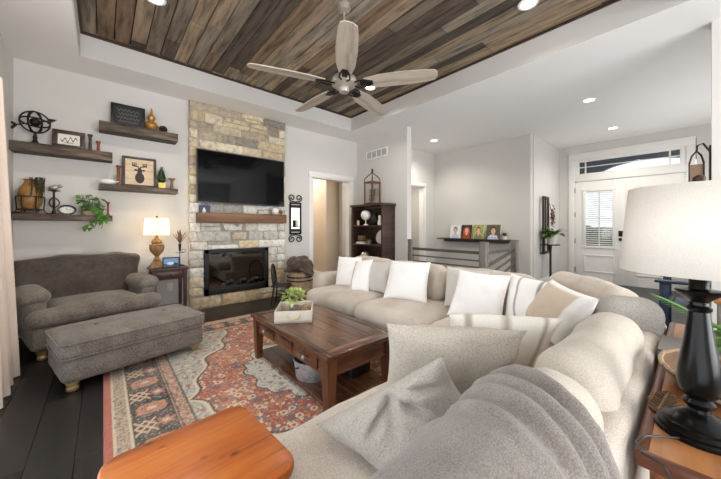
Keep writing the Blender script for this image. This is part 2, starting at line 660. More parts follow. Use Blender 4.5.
# fireplace wall with the hall doorway
wall('wall_fireplace', [((-0.86, FY, 0), (3.07, FY + 0.12, H)), ((4.0, FY, 0), (4.32, FY + 0.12, H)), ((3.07, FY, 2.2), (4.0, FY + 0.12, H))])
# wall with the vent, its free end beside the stair
wall('wall_vent', [((4.2, 3.5, 0), (4.32, FY, H))])
wall('wall_stair', [((4.32, 4.4, 0), (5.0, 4.52, H)), ((5.9, 4.4, 0), (6.38, 4.52, H)), ((5.0, 4.4, 2.2), (5.9, 4.52, H))])
wall('wall_gallery', [((6.38, 2.17, 0), (6.5, 4.52, H))])
wall('wall_foyer', [((6.5, 2.15, 0), (8.15, 2.27, H))])
wall('wall_entry', [((8.15, 1.96, 0), (8.3, 2.27, H)), ((8.15, -1.1, 0), (8.3, 0.0, H)), ((8.15, 0.0, 2.88), (8.3, 1.96, H))])
wall('wall_side', [((4.29, -1.1, 0), (5.0, -0.98, H)), ((7.6, -1.1, 0), (8.15, -0.98, H)), ((5.0, -1.1, 0), (7.6, -0.98, 0.75)), ((5.0, -1.1, 2.25), (7.6, -0.98, H))])
wall('wall_kitchen', [((4.13, -4.1, 0), (4.29, -0.09, H))])
wall('wall_patio', [((-0.86, -4.1, 0), (-0.74, -1.5, H)), ((-0.86, 2.95, 0), (-0.74, FY, H)), ((-0.86, -1.5, 2.38), (-0.74, 2.95, H)), ((-0.86, -1.5, 0), (-0.74, 2.95, 0.06))])
wall('wall_back', [((-0.86, -4.1, 0), (0.0, -3.98, H)), ((3.8, -4.1, 0), (4.13, -3.98, H)), ((0.0, -4.1, 2.45), (3.8, -3.98, H)), ((0.0, -4.1, 0), (3.8, -3.98, 0.2))])
# the hall beyond the doorway
wall('wall_hall', [((3.99, 5.8, 0), (6.4, 5.92, H)), ((3.99, 5.92, 0), (4.11, 7.4, H)), ((1.4, 7.3, 0), (3.99, 7.42, H)), ((1.4, FY + 0.12, 0), (1.52, 7.3, H))], 'tan_wall')
wall('wall_study', [((4.32, 5.6, 0), (6.9, 5.72, H)), ((6.78, 4.52, 0), (6.9, 5.6, H))])

b = B()
bh = 0.13
for a, e in (((-0.74, FY - 0.015, 0), (0.94, FY, bh)), ((2.45, FY - 0.015, 0), (2.97, FY, bh)), ((4.1, FY - 0.015, 0), (4.2, FY, bh)), ((4.185, 3.5, 0), (4.2, FY - 0.015, bh)),
             ((6.365, 2.17, 0), (6.38, 4.4, bh)), ((6.38, 2.135, 0), (8.15, 2.15, bh)), ((3.975, 5.785, 0), (6.3, 5.8, bh)), ((3.975, 5.8, 0), (3.99, 7.3, bh)), ((4.115, -3.9, 0), (4.13, -0.09, bh))):
    b.span(a, e, 0.003)
struct('baseboard_room', b, 'trim')


def casing(name, x0, x1, y, top, wd=0.09, dy=-0.018, depth=0.12):
    b = B()
    b.span((x0 - wd, y + dy, 0), (x0, y, top), 0.004)
    b.span((x1, y + dy, 0), (x1 + wd, y, top), 0.004)
    b.span((x0 - wd - 0.01, y + dy - 0.006, top), (x1 + wd + 0.01, y, top + wd + 0.01), 0.004)
    b.span((x0 - 0.001, y, 0), (x0 + 0.016, y + depth, top))
    b.span((x1 - 0.016, y, 0), (x1 + 0.001, y + depth, top))
    b.span((x0, y, top - 0.016), (x1, y + depth, top + 0.001))
    return struct(name, b, 'trim')


casing('trim_2', 3.07, 4.0, FY, 2.2)
casing('trim_3', 5.0, 5.9, 4.4, 2.2, 0.08)

# patio window beside the camera, kitchen window behind it
b = B()
for y in (-1.5, 0.0, 1.45, 2.9):
    b.span((-0.83, y, 0.06), (-0.77, y + 0.05, 2.38))
for z in (0.06, 2.33):
    b.span((-0.83, -1.5, z), (-0.77, 2.95, z + 0.05))
w1 = struct('window_1', b, 'trim')
build('pane', B().span((-0.803, -1.46, 0.1), (-0.797, 2.92, 2.34)), 'glass', w1)
b = B()
for x in (0.0, 1.25, 2.5, 3.75):
    b.span((x, -4.07, 0.2), (x + 0.05, -4.0, 2.45))
for z in (0.2, 1.3, 2.4):
    b.span((0.0, -4.07, z), (3.8, -4.0, z + 0.05))
w2 = struct('window_2', b, 'trim')
build('pane', B().span((0.04, -4.04, 0.24), (3.76, -4.034, 2.42)), 'glass', w2)

b = B()
for x in (5.0, 6.28, 7.55):
    b.span((x, -1.07, 0.75), (x + 0.05, -1.0, 2.25))
for z in (0.75, 2.2):
    b.span((5.0, -1.07, z), (7.6, -1.0, z + 0.05))
w4 = struct('foyer_fill_window', b, 'trim')  # unseen window, added so fill light can enter the foyer
build('pane', B().span((5.04, -1.04, 0.79), (7.56, -1.034, 2.21)), 'glass', w4)

# ---- front door: casing, transom, two leaves
DX = 8.15
b = B()
b.span((DX - 0.03, 1.84, 0), (DX + 0.1, 1.955, 2.88), 0.006)
b.span((DX - 0.03, 0.01, 0), (DX + 0.1, 0.125, 2.88), 0.006)
b.span((DX - 0.032, 0.01, 2.74), (DX + 0.1, 1.955, 2.885), 0.006)
b.span((DX - 0.028, 0.12, 2.245), (DX + 0.1, 1.845, 2.37), 0.006)
# transom sash
b.span((DX - 0.012, 0.12, 2.37), (DX + 0.06, 0.205, 2.745), 0.004)
b.span((DX - 0.012, 1.76, 2.37), (DX + 0.06, 1.845, 2.745), 0.004)
b.span((DX - 0.012, 0.2, 2.37), (DX + 0.06, 1.765, 2.42), 0.004)
b.span((DX - 0.012, 0.2, 2.685), (DX + 0.06, 1.765, 2.745), 0.004)
struct('trim_4', b, 'trim')
b = B()
for y in (0.335, 1.645):
    b.span((DX + 0.012, y - 0.012, 2.42), (DX + 0.036, y + 0.012, 2.685))
b.span((DX + 0.012, 0.2, 2.555), (DX + 0.036, 0.335, 2.575))
b.span((DX + 0.012, 1.645, 2.555), (DX + 0.036, 1.765, 2.575))
b.span((DX + 0.014, 0.335, 2.558), (DX + 0.034, 1.645, 2.572))
w3 = struct('window_3', b, 'trim')
build('pane', B().span((DX + 0.022, 0.2, 2.42), (DX + 0.027, 1.765, 2.685)), 'glass', w3)


def leaf_door(name, y0, y1, handle_y):
    """door leaf with a glazed upper light, blinds and a moulded lower panel"""
    x0, x1 = DX - 0.005, DX + 0.045
    gz0, gz1, gy0, gy1 = 0.80, 2.02, y0 + 0.19, y1 - 0.19
    b = B()
    b.span((x0, y0, 0.01), (x1, gy0, 2.24), 0.002)
    b.span((x0, gy1, 0.01), (x1, y1, 2.24), 0.002)
    b.span((x0, gy0, gz1), (x1, gy1, 2.24))
    b.span((x0, gy0, 0.01), (x1, gy1, gz0))
    # moulded panel
    for a, e in (((0.22, gy0 - 0.03), (0.25, gy1 + 0.03)), ((0.58, gy0 - 0.03), (0.61, gy1 + 0.03)), ((0.25, gy0 - 0.03), (0.58, gy0)), ((0.25, gy1), (0.58, gy1 + 0.03))):
        b.span((x0 - 0.014, a[1], a[0]), (x0, e[1], e[0]), 0.005)
    # glazing bead
    for a, e in (((gz0 - 0.045, gy0 - 0.045), (gz0 + 0.01, gy1 + 0.045)), ((gz1 - 0.01, gy0 - 0.045), (gz1 + 0.045, gy1 + 0.045)), ((gz0, gy0 - 0.045), (gz1, gy0 + 0.01)), ((gz0, gy1 - 0.01), (gz1, gy1 + 0.045))):
        b.span((x0 - 0.022, a[1], a[0]), (x0, e[1], e[0]), 0.006)
    d = struct(name, b, 'trim')
    b = B()
    ym = (gy0 + gy1) / 2
    b.span((x0 + 0.034, ym - 0.011, gz0), (x0 + 0.044, ym + 0.011, gz1))
    b.span((x0 + 0.034, gy0, 1.4), (x0 + 0.044, gy1, 1.422))
    build('muntin', b, 'trim', d)
    b = B()
    z = gz0 + 0.04
    while z < gz1 - 0.02:
        b.box((x0 + 0.018, ym, z), (0.042, gy1 - gy0 - 0.02, 0.003), rot=(0, R(-24), 0))
        z += 0.047
    b.span((x0 - 0.002, gy0 + 0.01, gz1 - 0.03), (x0 + 0.03, gy1 - 0.01, gz1 - 0.008))
    build('blind', b, 'white', d)
    build('pane', B().span((x0 + 0.046, gy0, gz0), (x0 + 0.049, gy1, gz1)), 'glass', d)
    b = B()
    b.box((x0 - 0.008, handle_y, 1.08), (0.014, 0.07, 0.12), bevel=0.006)
    b.ball((x0 - 0.018, handle_y, 0.96), 0.032, (0.5, 1, 1))
    b.ball((x0 - 0.035, handle_y, 0.96), 0.024)
    build('lock', b, 'iron', d)
    return d


d1 = leaf_door('door_1', 0.976, 1.835, 1.045)
b = B()
for z in (0.25, 0.9, 1.5, 2.05):
    b.box((DX - 0.012, 1.838, z), (0.02, 0.016, 0.11), bevel=0.003)
build('hinge', b, 'iron', d1)
leaf_door('door_2', 0.13, 0.975, 0.92)

# porch seen through the transom and the door glass: ceiling boards, arched header, posts, lawn and hedge far off
b = B()
for k in range(12):
    b.span((8.35 + k * 0.2, -1.6, 3.1), (8.53 + k * 0.2, 3.6, 3.13))
struct('porch_ceiling', b, 'porch')
b = B()
arc = [(-1.6, 3.35), (-1.6, 2.56)] + [(0.80 + 1.05 * math.cos(PI - PI * k / 20), 2.56 + 0.38 * math.sin(PI * k / 20)) for k in range(21)] + [(3.6, 2.56), (3.6, 3.35)]
b.prism(arc, 0.15, Matrix(((0, 0, 1, 10.3), (1, 0, 0, 0), (0, 1, 0, 0), (0, 0, 0, 1))))
struct('porch_arch_trim', b, 'porch')
struct('porch_ground', B().span((8.3, -14, -0.2), (40, 16, -0.05)), plain('pale_paving', rgb(176, 172, 164), 0.9))
b = B()
for k in range(26):
    b.ball((21 + random.uniform(-1, 1), -10 + k * 0.95, random.uniform(0.3, 0.7)), random.uniform(0.7, 1.1), (1, 1, 0.9), 10, 7)
tag(build('hedge', b, 'leaf_dark'), 'dark green hedge outside beyond the porch, seen through the door glass', 'hedge', kind='stuff')

# ------------------------------------------------------------------ fireplace
fp = thing('fireplace', 'floor-to-ceiling stacked tan and white stone fireplace with black glass insert and oak mantel', 'fireplace', (1.695, 4.85, 0))
X0, X1 = -0.755, 0.755


def stones():
    b = B()
    tan = [(214, 198, 168), (204, 184, 150), (220, 208, 182), (196, 176, 146), (208, 192, 164), (180, 166, 146), (214, 198, 164), (150, 140, 128)]
    pale = [(226, 222, 214), (216, 211, 202), (232, 229, 222), (204, 200, 192), (220, 214, 202), (180, 176, 168)]
    warm = [(208, 184, 148), (216, 196, 164), (196, 170, 134), (150, 136, 118), (222, 206, 178)]
    z = 0.0
    rows = []
    marks = [0.19, 0.875, 1.43, H]
    for mk in marks:
        n = max(1, round((mk - z) / 0.142))
        cut = [z + (mk - z) * k / n + (random.uniform(-0.018, 0.018) if 0 < k < n else 0) for k in range(n + 1)]
        rows += list(zip(cut[:-1], cut[1:]))
        z = mk
    boxes = []
    for z0, z1 in rows:
        spans = [(X0, X1)]
        if z0 > 0.15 and z1 < 0.9:
            spans = [(X0, -0.565), (0.435, X1)]
        for a, e in spans:
            x = a
            first = True
            while x < e - 0.01:
                wd = random.uniform(0.2, 0.5)
                if first and random.random() < 0.5:
                    wd = random.uniform(0.1, 0.18)
                first = False
                if e - x - wd < 0.1:
                    wd = e - x
                boxes.append((x, x + wd, z0, z1))
                x += wd
    out = []
    for bx in boxes:
        wd, ht = bx[1] - bx[0], bx[3] - bx[2]
        if ht > 0.12 and wd > 0.22 and random.random() < 0.3:
            m_ = bx[2] + ht * random.uniform(0.4, 0.6)
            out += [(bx[0], bx[1], bx[2], m_), (bx[0], bx[1], m_, bx[3])]
        else:
            out.append(bx)
    for a, e, z0, z1 in out:
        zc = (z0 + z1) / 2
        c = random.choice(warm if zc < 0.42 else pale if zc < 1.6 and random.random() < 0.85 else tan)
        k = random.uniform(0.88, 1.1)
        t = bmesh.new()
        bmesh.ops.create_cube(t, size=1)
        bmesh.ops.subdivide_edges(t, edges=t.edges[:], cuts=5, use_grid_fill=True)
        dp = random.uniform(0.075, 0.095)
        g = 0.006
        sd = random.random() * 40
        cl = t.verts.layers.float_color.new('Col')
        for v in t.verts:
            u = v.co.copy()
            ex, ez = max(abs(u.x), abs(u.z)) * 2, 0
            x = (a + e) / 2 + u.x * (e - a - g)
            zz = (z0 + z1) / 2 + u.z * (z1 - z0 - g)
            n = mnoise.noise(Vector((x * 7 + sd, zz * 9, sd)))
            y = -0.5 * dp + u.y * dp
            if u.y < 0:
                y += -0.010 * n - 0.006 * mnoise.noise(Vector((x * 22, zz * 22, sd))) + (0.014 if ex > 0.97 else 0)
                x += 0.008 * mnoise.noise(Vector((zz * 14, x * 3, sd)))
                zz += 0.006 * mnoise.noise(Vector((x * 14, zz * 3, sd + 5)))
            if a < X0 + 0.01 and u.x < -0.49:
                x += 0.012 * mnoise.noise(Vector((zz * 13, sd, 1)))
            if e > X1 - 0.01 and u.x > 0.49:
                x += 0.012 * mnoise.noise(Vector((zz * 13, sd, 2)))
            v.co = (x, y + 0.066, zz)
            v[cl] = (lin(c[0]) * k, lin(c[1]) * k, lin(c[2]) * k, 1)
        me = bpy.data.meshes.new('tmp')
        t.to_mesh(me)
        t.free()
        b.bm.from_mesh(me)
        bpy.data.meshes.remove(me)
    return b


build('stone_surround', stones(), 'stone', fp)
b = B()
for a, e in (((X0 + 0.01, 0), (X1 - 0.01, 0.185)), ((X0 + 0.01, 0.88), (X1 - 0.01, H)), ((X0 + 0.01, 0.185), (-0.57, 0.88)), ((0.44, 0.185), (X1 - 0.01, 0.88))):
    b.span((a[0], -0.004, a[1]), (e[0], 0.068, e[1]))
build('mortar', b, plain('mortar', rgb(168, 156, 138), 0.95, var=0.15, scale=20), fp)
b = B()
for a, e in (((-0.56, 0.19), (-0.50, 0.875)), ((0.37, 0.19), (0.43, 0.875)), ((-0.56, 0.19), (0.43, 0.29)), ((-0.56, 0.82), (0.43, 0.875))):
    b.span((a[0], -0.034, a[1]), (e[0], 0.06, e[1]), 0.003)
ins = build('insert_frame', b, plain('matte_black_steel', rgb(14, 14, 14), 0.6), fp)
b = B().span((-0.52, 0.05, 0.2), (0.40, 0.062, 0.86))
b.span((-0.52, -0.02, 0.285), (0.40, 0.06, 0.29))
build('firebox', b, 'iron', ins)
build('glass_front', B().span((-0.505, -0.026, 0.285), (0.375, -0.022, 0.825)), 'fireglass', ins)
b = B()
for k in range(9):
    b.ball((-0.28 + k * 0.065, 0.02 + 0.012 * (k % 2), 0.325 + 0.02 * (k % 3)), 0.036, (1.1, 0.7, 0.7), 8, 6, (k, k * 2, 0))
build('ember_stones', b, 'ceramic', ins)
b = B()
b.box((0, -0.125, 1.357), (1.36, 0.17, 0.145), bevel=0.01, seg=2)
for k in range(7):
    b.ball((-0.6 + k * 0.2 + random.uniform(-0.05, 0.05), -0.206, 1.357 + random.uniform(-0.04, 0.04)), 0.02, (1.6, 0.25, 0.9), 8, 6)
build('mantel', b, 'mantel', fp)

# television
tv = thing('television', 'large flat black television mounted on the stone above the oak mantel', 'television', (1.69, 4.74, 1.57))
build('back_panel', B().box((0, 0.03, 0.39), (1.2, 0.04, 0.64), bevel=0.01), 'leather_black', tv)
b = B()
for a, e in (((-0.68, 0), (0.68, 0.02)), ((-0.68, 0.772), (0.68, 0.785)), ((-0.68, 0), (-0.667, 0.785)), ((0.667, 0), (0.68, 0.785))):
    b.span((a[0], -0.012, a[1]), (e[0], 0.012, e[1]))
build('bezel', b, 'leather_black', tv)
build('screen', B().span((-0.668, -0.008, 0.018), (0.668, 0.01, 0.774)), 'screen', tv)
# ------------------------------------------------------------------ rug
def rug():
    W, L = 2.74, 3.6
    st = 0.0075
    nx, ny = int(W / st), int(L / st)
    x, y = np.meshgrid(np.linspace(0, W, nx), np.linspace(0, L, ny))
    wob = 0.004 * (vnoise(x * 30, y * 30, 1) - 0.5)
    d = np.minimum(np.minimum(x, W - x), np.minimum(y, L - y)) + wob
    side = np.minimum(x, W - x) < np.minimum(y, L - y)
    s = np.where(side, y - L / 2, x - W / 2)
    red, red2, cream = L3(168, 74, 58), L3(192, 104, 78), L3(222, 206, 180)
    beige, char, pink = L3(190, 164, 138), L3(42, 37, 40), L3(198, 130, 108)
    sky, blue, teal = L3(172, 184, 182), L3(108, 132, 150), L3(70, 92, 104)
    orange, dark = L3(204, 140, 84), L3(66, 52, 50)
    col = np.zeros((ny, nx, 3))

    def put(mask, c):
        col[mask] = c
    put(d < 9, red)
    # guard stripes
    put(d < 0.04, L3(188, 94, 76))
    dd, rr = cells(x * 60, y * 60, 4)
    put((d >= 0.04) & (d < 0.13), L3(196, 174, 150))
    g = (d >= 0.05) & (d < 0.12) & (dd < 0.36)
    put(g & (rr < 0.35), L3(140, 92, 76))
    put(g & (rr >= 0.35) & (rr < 0.6), L3(112, 112, 114))
    put((np.abs(d - 0.047) < 0.006) | (np.abs(d - 0.124) < 0.006), cream)
    # charcoal border with rosettes, lattices and sprigs
    m_ = (d >= 0.13) & (d < 0.36)
    put(m_, char)
    bb = d - 0.245
    per = 0.42
    q = ((s / per + 0.25) % 1 - 0.5) * per
    rad = np.maximum(np.abs(bb) / 0.07, np.abs(q) / 0.062)
    wav = 0.10 * np.sin(np.arctan2(q, bb) * 8)
    r2 = (np.abs(bb / 0.083) ** 4 + np.abs(q / 0.068) ** 4) ** 0.25 + wav * 0.5
    put(m_ & (r2 < 1), orange)
    put(m_ & (r2 < 0.86), L3(206, 150, 130))
    put(m_ & (r2 < 0.80) & (cells(x * 55, y * 55, 9)[0] < 0.33), L3(150, 78, 66))
    put(m_ & (r2 < 0.3), cream)
    q2 = ((s / per + 0.75) % 1 - 0.5) * per
    lat = np.minimum(np.abs(np.abs(bb + 0.05) - np.abs(q2) * 0.75), np.abs(np.abs(bb + 0.05) + np.abs(q2) * 0.75 - 0.05))
    put(m_ & (np.abs(q2) < 0.1) & (np.abs(bb + 0.05) < 0.055) & (lat < 0.0095), L3(222, 190, 160))
    ros = np.hypot(bb - 0.055, q2) / (0.045 + 0.012 * np.sin(np.arctan2(q2, bb - 0.055) * 6))
    put(m_ & (ros < 1), L3(196, 120, 104))
    put(m_ & (ros < 0.45), cream)
    spr = np.abs(np.sin(s * 40 + 9 * vnoise(x * 14, y * 14, 3)) + bb * 18)
    put(m_ & (r2 > 1.06) & (ros > 1.15) & (lat > 0.02) & (spr < 0.20), blue)
    put(m_ & (r2 > 1.06) & (ros > 1.15) & (lat > 0.02) & (cells(x * 34, y * 34, 6)[0] < 0.16), L3(190, 180, 170))
    # inner guard
    m_ = (d >= 0.36) & (d < 0.45)
    put(m_, L3(190, 150, 128))
    dd, rr = cells(x * 52, y * 52, 14)
    put(m_ & (dd < 0.36) & (rr < 0.4), L3(132, 88, 78))
    put(m_ & (dd < 0.36) & (rr > 0.7), L3(226, 206, 180))
    put((np.abs(d - 0.37) < 0.006) | (np.abs(d - 0.442) < 0.007), L3(92, 78, 74))
    # field
    f = d >= 0.45
    dx, dy = np.abs(x - W / 2), np.abs(y - L / 2 - 0.03)
    hexa = dx / 0.957 + dy / 1.85
    lob = hexa + 0.035 * np.sin(dy * 17) + 0.03 * np.sin(dx * 15 + 1)
    put(f, sky)
    v1 = vnoise(x * 9, y * 9, 21) + 0.5 * vnoise(x * 22, y * 22, 22)
    scr = np.abs(np.sin(v1 * 15))
    put(f & (lob > 1) & (scr < 0.3), L3(150, 128, 120))
    put(f & (lob > 1) & (scr > 0.93), cream)
    dd, rr = cells(x * 13, y * 13, 33)
    put(f & (lob > 1.02) & (dd < 0.26) & (rr < 0.4), pink)
    put(f & (lob > 1.02) & (dd < 0.13) & (rr < 0.4), red)
    inn = f & (lob < 1)
    put(inn, red)
    put(inn & (vnoise(x * 7, y * 7, 40) > 0.55), red2)
    for sc, sd, pal in ((42, 50, ((orange, 0.3), (cream, 0.46), (teal, 0.58), (pink, 0.8))), (24, 51, ((cream, 0.2), (blue, 0.36), (orange, 0.5))), (13, 52, ((cream, 0.28), (teal, 0.4)))):
        dd, rr = cells(x * sc, y * sc, sd)
        pr = 0
        for c, p in pal:
            k = inn & (rr >= pr) & (rr < p)
            put(k & (dd < 0.34), c)
            if sc < 20:
                put(k & (dd < 0.16), dark if sc == 17 else red)
            pr = p
    put(f & (np.abs(lob - 1) < 0.016), cream)
    put(f & (np.abs(lob - 0.97) < 0.012), dark)
    med = np.hypot(dx / 0.47, dy / 0.56)
    ang = np.arctan2(dy, dx)
    med = med - 0.10 * np.abs(np.sin(ang * 4.0)) + 0.03 * np.sin(ang * 18)
    put(f & (med < 0.98), dark)
    k = f & (med < 0.95)
    put(k, L3(222, 214, 198))
    put(k & (scr < 0.22), L3(112, 134, 142))
    dd, rr = cells(x * 14, y * 14, 61)
    put(k & (dd < 0.28) & (rr < 0.45), L3(126, 150, 158))
    put(k & (dd < 0.15) & (rr < 0.45), L3(176, 108, 88))
    put(f & (med < 0.5), L3(172, 84, 66))
    # worn pile: threads along the weft, patches rubbed pale
    fade = 0.12 * vnoise(x * 3, y * 3, 70) + 0.12 * vnoise(x * 40, y * 40, 77) + 0.45 * np.maximum(0, vnoise(x * 50, y * 160, 71) - 0.55)
    col = col * (1 - fade[..., None]) + L3(206, 186, 164) * fade[..., None]
    z = 0.011 + 0.0012 * vnoise(x * 60, y * 60, 80)
    z[0], z[-1], z[:, 0], z[:, -1] = 0.001, 0.001, 0.001, 0.001
    P = np.stack([x, y, z], -1)
    o = grid_mesh('area_rug', P, col, 'rug', loc=(0.0, 0.5, 0))
    tag(o, 'worn red, cream and charcoal Persian style area rug on the dark floor', 'rug')


rug()

# ------------------------------------------------------------------ sectional sofa
sf = thing('sectional_sofa', 'large L-shaped oatmeal linen sectional sofa wrapped around the coffee table', 'sofa', (1.8, 0.55, 0))


def sp(name, b, mat='sofa'):
    for v in b.bm.verts:
        v.co -= Vector((1.8, 0.55, 0))
    return build(name, b, mat, sf)


sp('base', B().rblock((1.27, 0.58, 0.19), (1.76, 0.84, 0.22), 0.04, 16))
sp('base', B().rblock((2.33, 2.07, 0.19), (0.9, 2.46, 0.22), 0.04, 16))
sp('base', B().rblock((2.24, 0.70, 0.19), (0.86, 0.62, 0.218), 0.04, 12, rot=(0, 0, R(44))))
sp('back_frame', B().rblock((1.28, 0.168, 0.425), (1.92, 0.115, 0.62), 0.04, 16))
sp('back_frame', B().rblock((2.74, 1.96, 0.40), (0.14, 2.68, 0.64), 0.05, 16))
sp('back_frame', B().rblock((2.48, 0.39, 0.42), (0.80, 0.115, 0.62), 0.04, 14, rot=(0, 0, R(41))))
sp('arm', B().rblock((2.42, 3.19, 0.36), (0.78, 0.2, 0.54), 0.07, 12, lump=0.006))
# seat cushions
for i, (x0, x1) in enumerate(((0.40, 1.16), (1.165, 1.86))):
    sp('seat_cushion', B().rblock(((x0 + x1) / 2, 0.63, 0.385), (x1 - x0, 0.79, 0.19), 0.075, 14, 0.03, lump=0.012, seed=i))
sp('seat_cushion', B().rblock((2.25, 0.955, 0.385), (0.78, 0.88, 0.19), 0.075, 14, 0.03, lump=0.01, seed=5))
for i, (y0, y1) in enumerate(((1.41, 2.2), (2.205, 3.08))):
    sp('seat_cushion', B().rblock((2.23, (y0 + y1) / 2, 0.385), (0.86, y1 - y0, 0.2), 0.085, 14, 0.035, lump=0.012, seed=8 + i))
# back cushions along the near run (seen from behind), then the far run
for i, (x0, x1, mt, top) in enumerate(((0.25, 0.945, 'sofa_white', 0.0), (0.95, 1.74, 'sofa_white', 0.0)  )):
    sp('back_cushion', B().rblock(((x0 + x1) / 2, 0.262, 0.652 + top), (x1 - x0, 0.205, 0.40), 0.098, 20, 0.012, rot=(R(12), 0, 0), lump=0.015, seed=20 + i), mt)
sp('back_cushion', B().rblock((2.39, 0.485, 0.67), (0.74, 0.23, 0.42), 0.105, 16, 0.015, rot=(R(10), 0, R(41)), lump=0.012, seed=41))
for i, (y0, y1) in enumerate(((0.80, 1.62), (1.63, 2.34), (2.345, 3.08))):
    sp('back_cushion', B().rblock((2.56, (y0 + y1) / 2, 0.64), (0.24, y1 - y0, 0.37), 0.11, 14, 0.02, rot=(0, R(10), 0), lump=0.012, seed=30 + i))
for x, y in ((0.5, 0.25), (0.5, 0.9), (2.0, 0.25), (2.7, 0.95), (1.95, 3.2), (2.7, 3.2)):
    sp('foot', B().box((x, y, 0.04), (0.06, 0.06, 0.08), bevel=0.005), 'darkwood')


def pillow(name, label, TL, TR, BR, BL, t, cfn, mat='colfab', group='throw pillows on the sectional sofa', n=26, wr=0.010, seed=0.0, cat='pillow', pinch=0.07, creases=()):
    TL, TR, BR, BL = map(Vector, (TL, TR, BR, BL))
    c = (TL + TR + BR + BL) / 4
    us = [math.copysign(abs(k) ** 0.8, k) for k in np.linspace(-1, 1, n)]
    b = B()
    nrm = ((TR - BL).cross(TL - BR)).normalized()

    def P(u, v):
        u2, v2 = u * (1 - pinch * (1 - v * v)), v * (1 - pinch * (1 - u * u))
        a, e = (u2 + 1) / 2, (v2 + 1) / 2
        return (BL * (1 - a) + BR * a) * (1 - e) + (TL * (1 - a) + TR * a) * e
    sheets = []
    edge = {}
    for sgn in (1, -1):
        g = []
        for j, v in enumerate(us):
            row = []
            for i, u in enumerate(us):
                on_edge = i in (0, n - 1) or j in (0, n - 1)
                if on_edge and (i, j) in edge:
                    row.append(edge[(i, j)])
                    continue
                p = P(u, v)
                h = max(0, (1 - u * u) * (1 - v * v)) ** 0.42
                p = p + nrm * sgn * t / 2 * h
                if not on_edge:
                    q = p * 7 + Vector((seed, seed * 2, sgn))
                    p += nrm * wr * (mnoise.noise(q) + 0.6 * mnoise.noise(q * 2.1)) * min(1, h * 2)
                    for cu, cv, ca, cl, cw, cd in creases:
                        du, dv = u - cu, v - cv
                        a_, b_ = du * math.cos(ca) + dv * math.sin(ca), -du * math.sin(ca) + dv * math.cos(ca)
                        p -= nrm * sgn * cd * math.exp(-(a_ / cl) ** 2 - (b_ / cw) ** 2)
                vt = b.bm.verts.new(p - c)
                vt[b.col] = tuple(cfn(u, v)) + (1,)
                if on_edge:
                    edge[(i, j)] = vt
                row.append(vt)
            g.append(row)
        sheets.append(g)
        for j in range(n - 1):
            for i in range(n - 1):
                f = (g[j][i], g[j][i + 1], g[j + 1][i + 1], g[j + 1][i])
                b.bm.faces.new(f if sgn == 1 else f[::-1])
    o = build(name, b, mat, None, c, angle=70)
    return tag(o, label, cat, group)


WHITE, CREAM, GREYP, TANP = L3(248, 247, 245), L3(226, 220, 208), L3(204, 199, 193), L3(210, 194, 174)


def solid(c):
    return lambda u, v: c


def striped(base, line, at, wd=0.035):
    return lambda u, v: line if any(abs(u - a) < wd for a in at) else base


# far run, from the arm towards the corner
pillow('throw_pillow', 'white throw pillow propped against the small far arm of the sectional', (2.36, 3.14, 0.83), (2.44, 2.76, 0.84), (2.24, 2.58, 0.50), (2.16, 2.94, 0.50), 0.15, solid(WHITE), seed=1)
pillow('throw_pillow', 'white throw pillow with one grey side stripe, second from the far arm', (2.37, 2.80, 0.80), (2.38, 2.5, 0.84), (2.19, 2.37, 0.5), (2.08, 2.57, 0.5), 0.13, striped(WHITE, L3(172, 168, 166), (-0.78,), 0.05), seed=2)
pillow('throw_pillow', 'plain light grey throw pillow between the white ones on the far run', (2.40, 2.62, 0.81), (2.42, 2.24, 0.83), (2.27, 2.16, 0.5), (2.24, 2.42, 0.5), 0.13, solid(GREYP), seed=3)
pillow('throw_pillow', 'big square bright white pillow alone before the middle back cushions', (2.36, 2.19, 0.86), (2.38, 1.69, 0.88), (2.28, 1.66, 0.5), (2.12, 2.08, 0.5), 0.17, solid(WHITE), seed=4)
pillow('throw_pillow', 'pale grey pillow peeking out behind a big white pillow near the corner', (2.42, 1.54, 0.855), (2.44, 1.14, 0.85), (2.36, 1.10, 0.5), (2.34, 1.52, 0.5), 0.12, solid(GREYP), seed=5)
pillow('throw_pillow', 'large bright white square pillow leaning on a pale grey one', (2.30, 1.34, 0.855), (2.34, 0.93, 0.85), (2.27, 0.97, 0.5), (2.12, 1.35, 0.5), 0.15, solid(WHITE), seed=6)
pillow('throw_pillow', 'white pillow with thin grey vertical stripes next to the sofa corner', (2.46, 0.98, 0.85), (2.32, 0.62, 0.84), (2.24, 0.64, 0.5), (2.34, 0.98, 0.5), 0.14, striped(WHITE, L3(158, 154, 150), (-0.35, 0.55, 0.8), 0.045), seed=7)
pillow('throw_pillow', 'tan linen pillow with a pale end standing in the sofa corner', (2.20, 0.62, 0.88), (1.76, 0.30, 0.88), (1.95, 0.52, 0.53), (2.42, 0.88, 0.53), 0.15, lambda u, v: WHITE * 0.96 if u > 0.72 or v > 0.9 else TANP, seed=8)
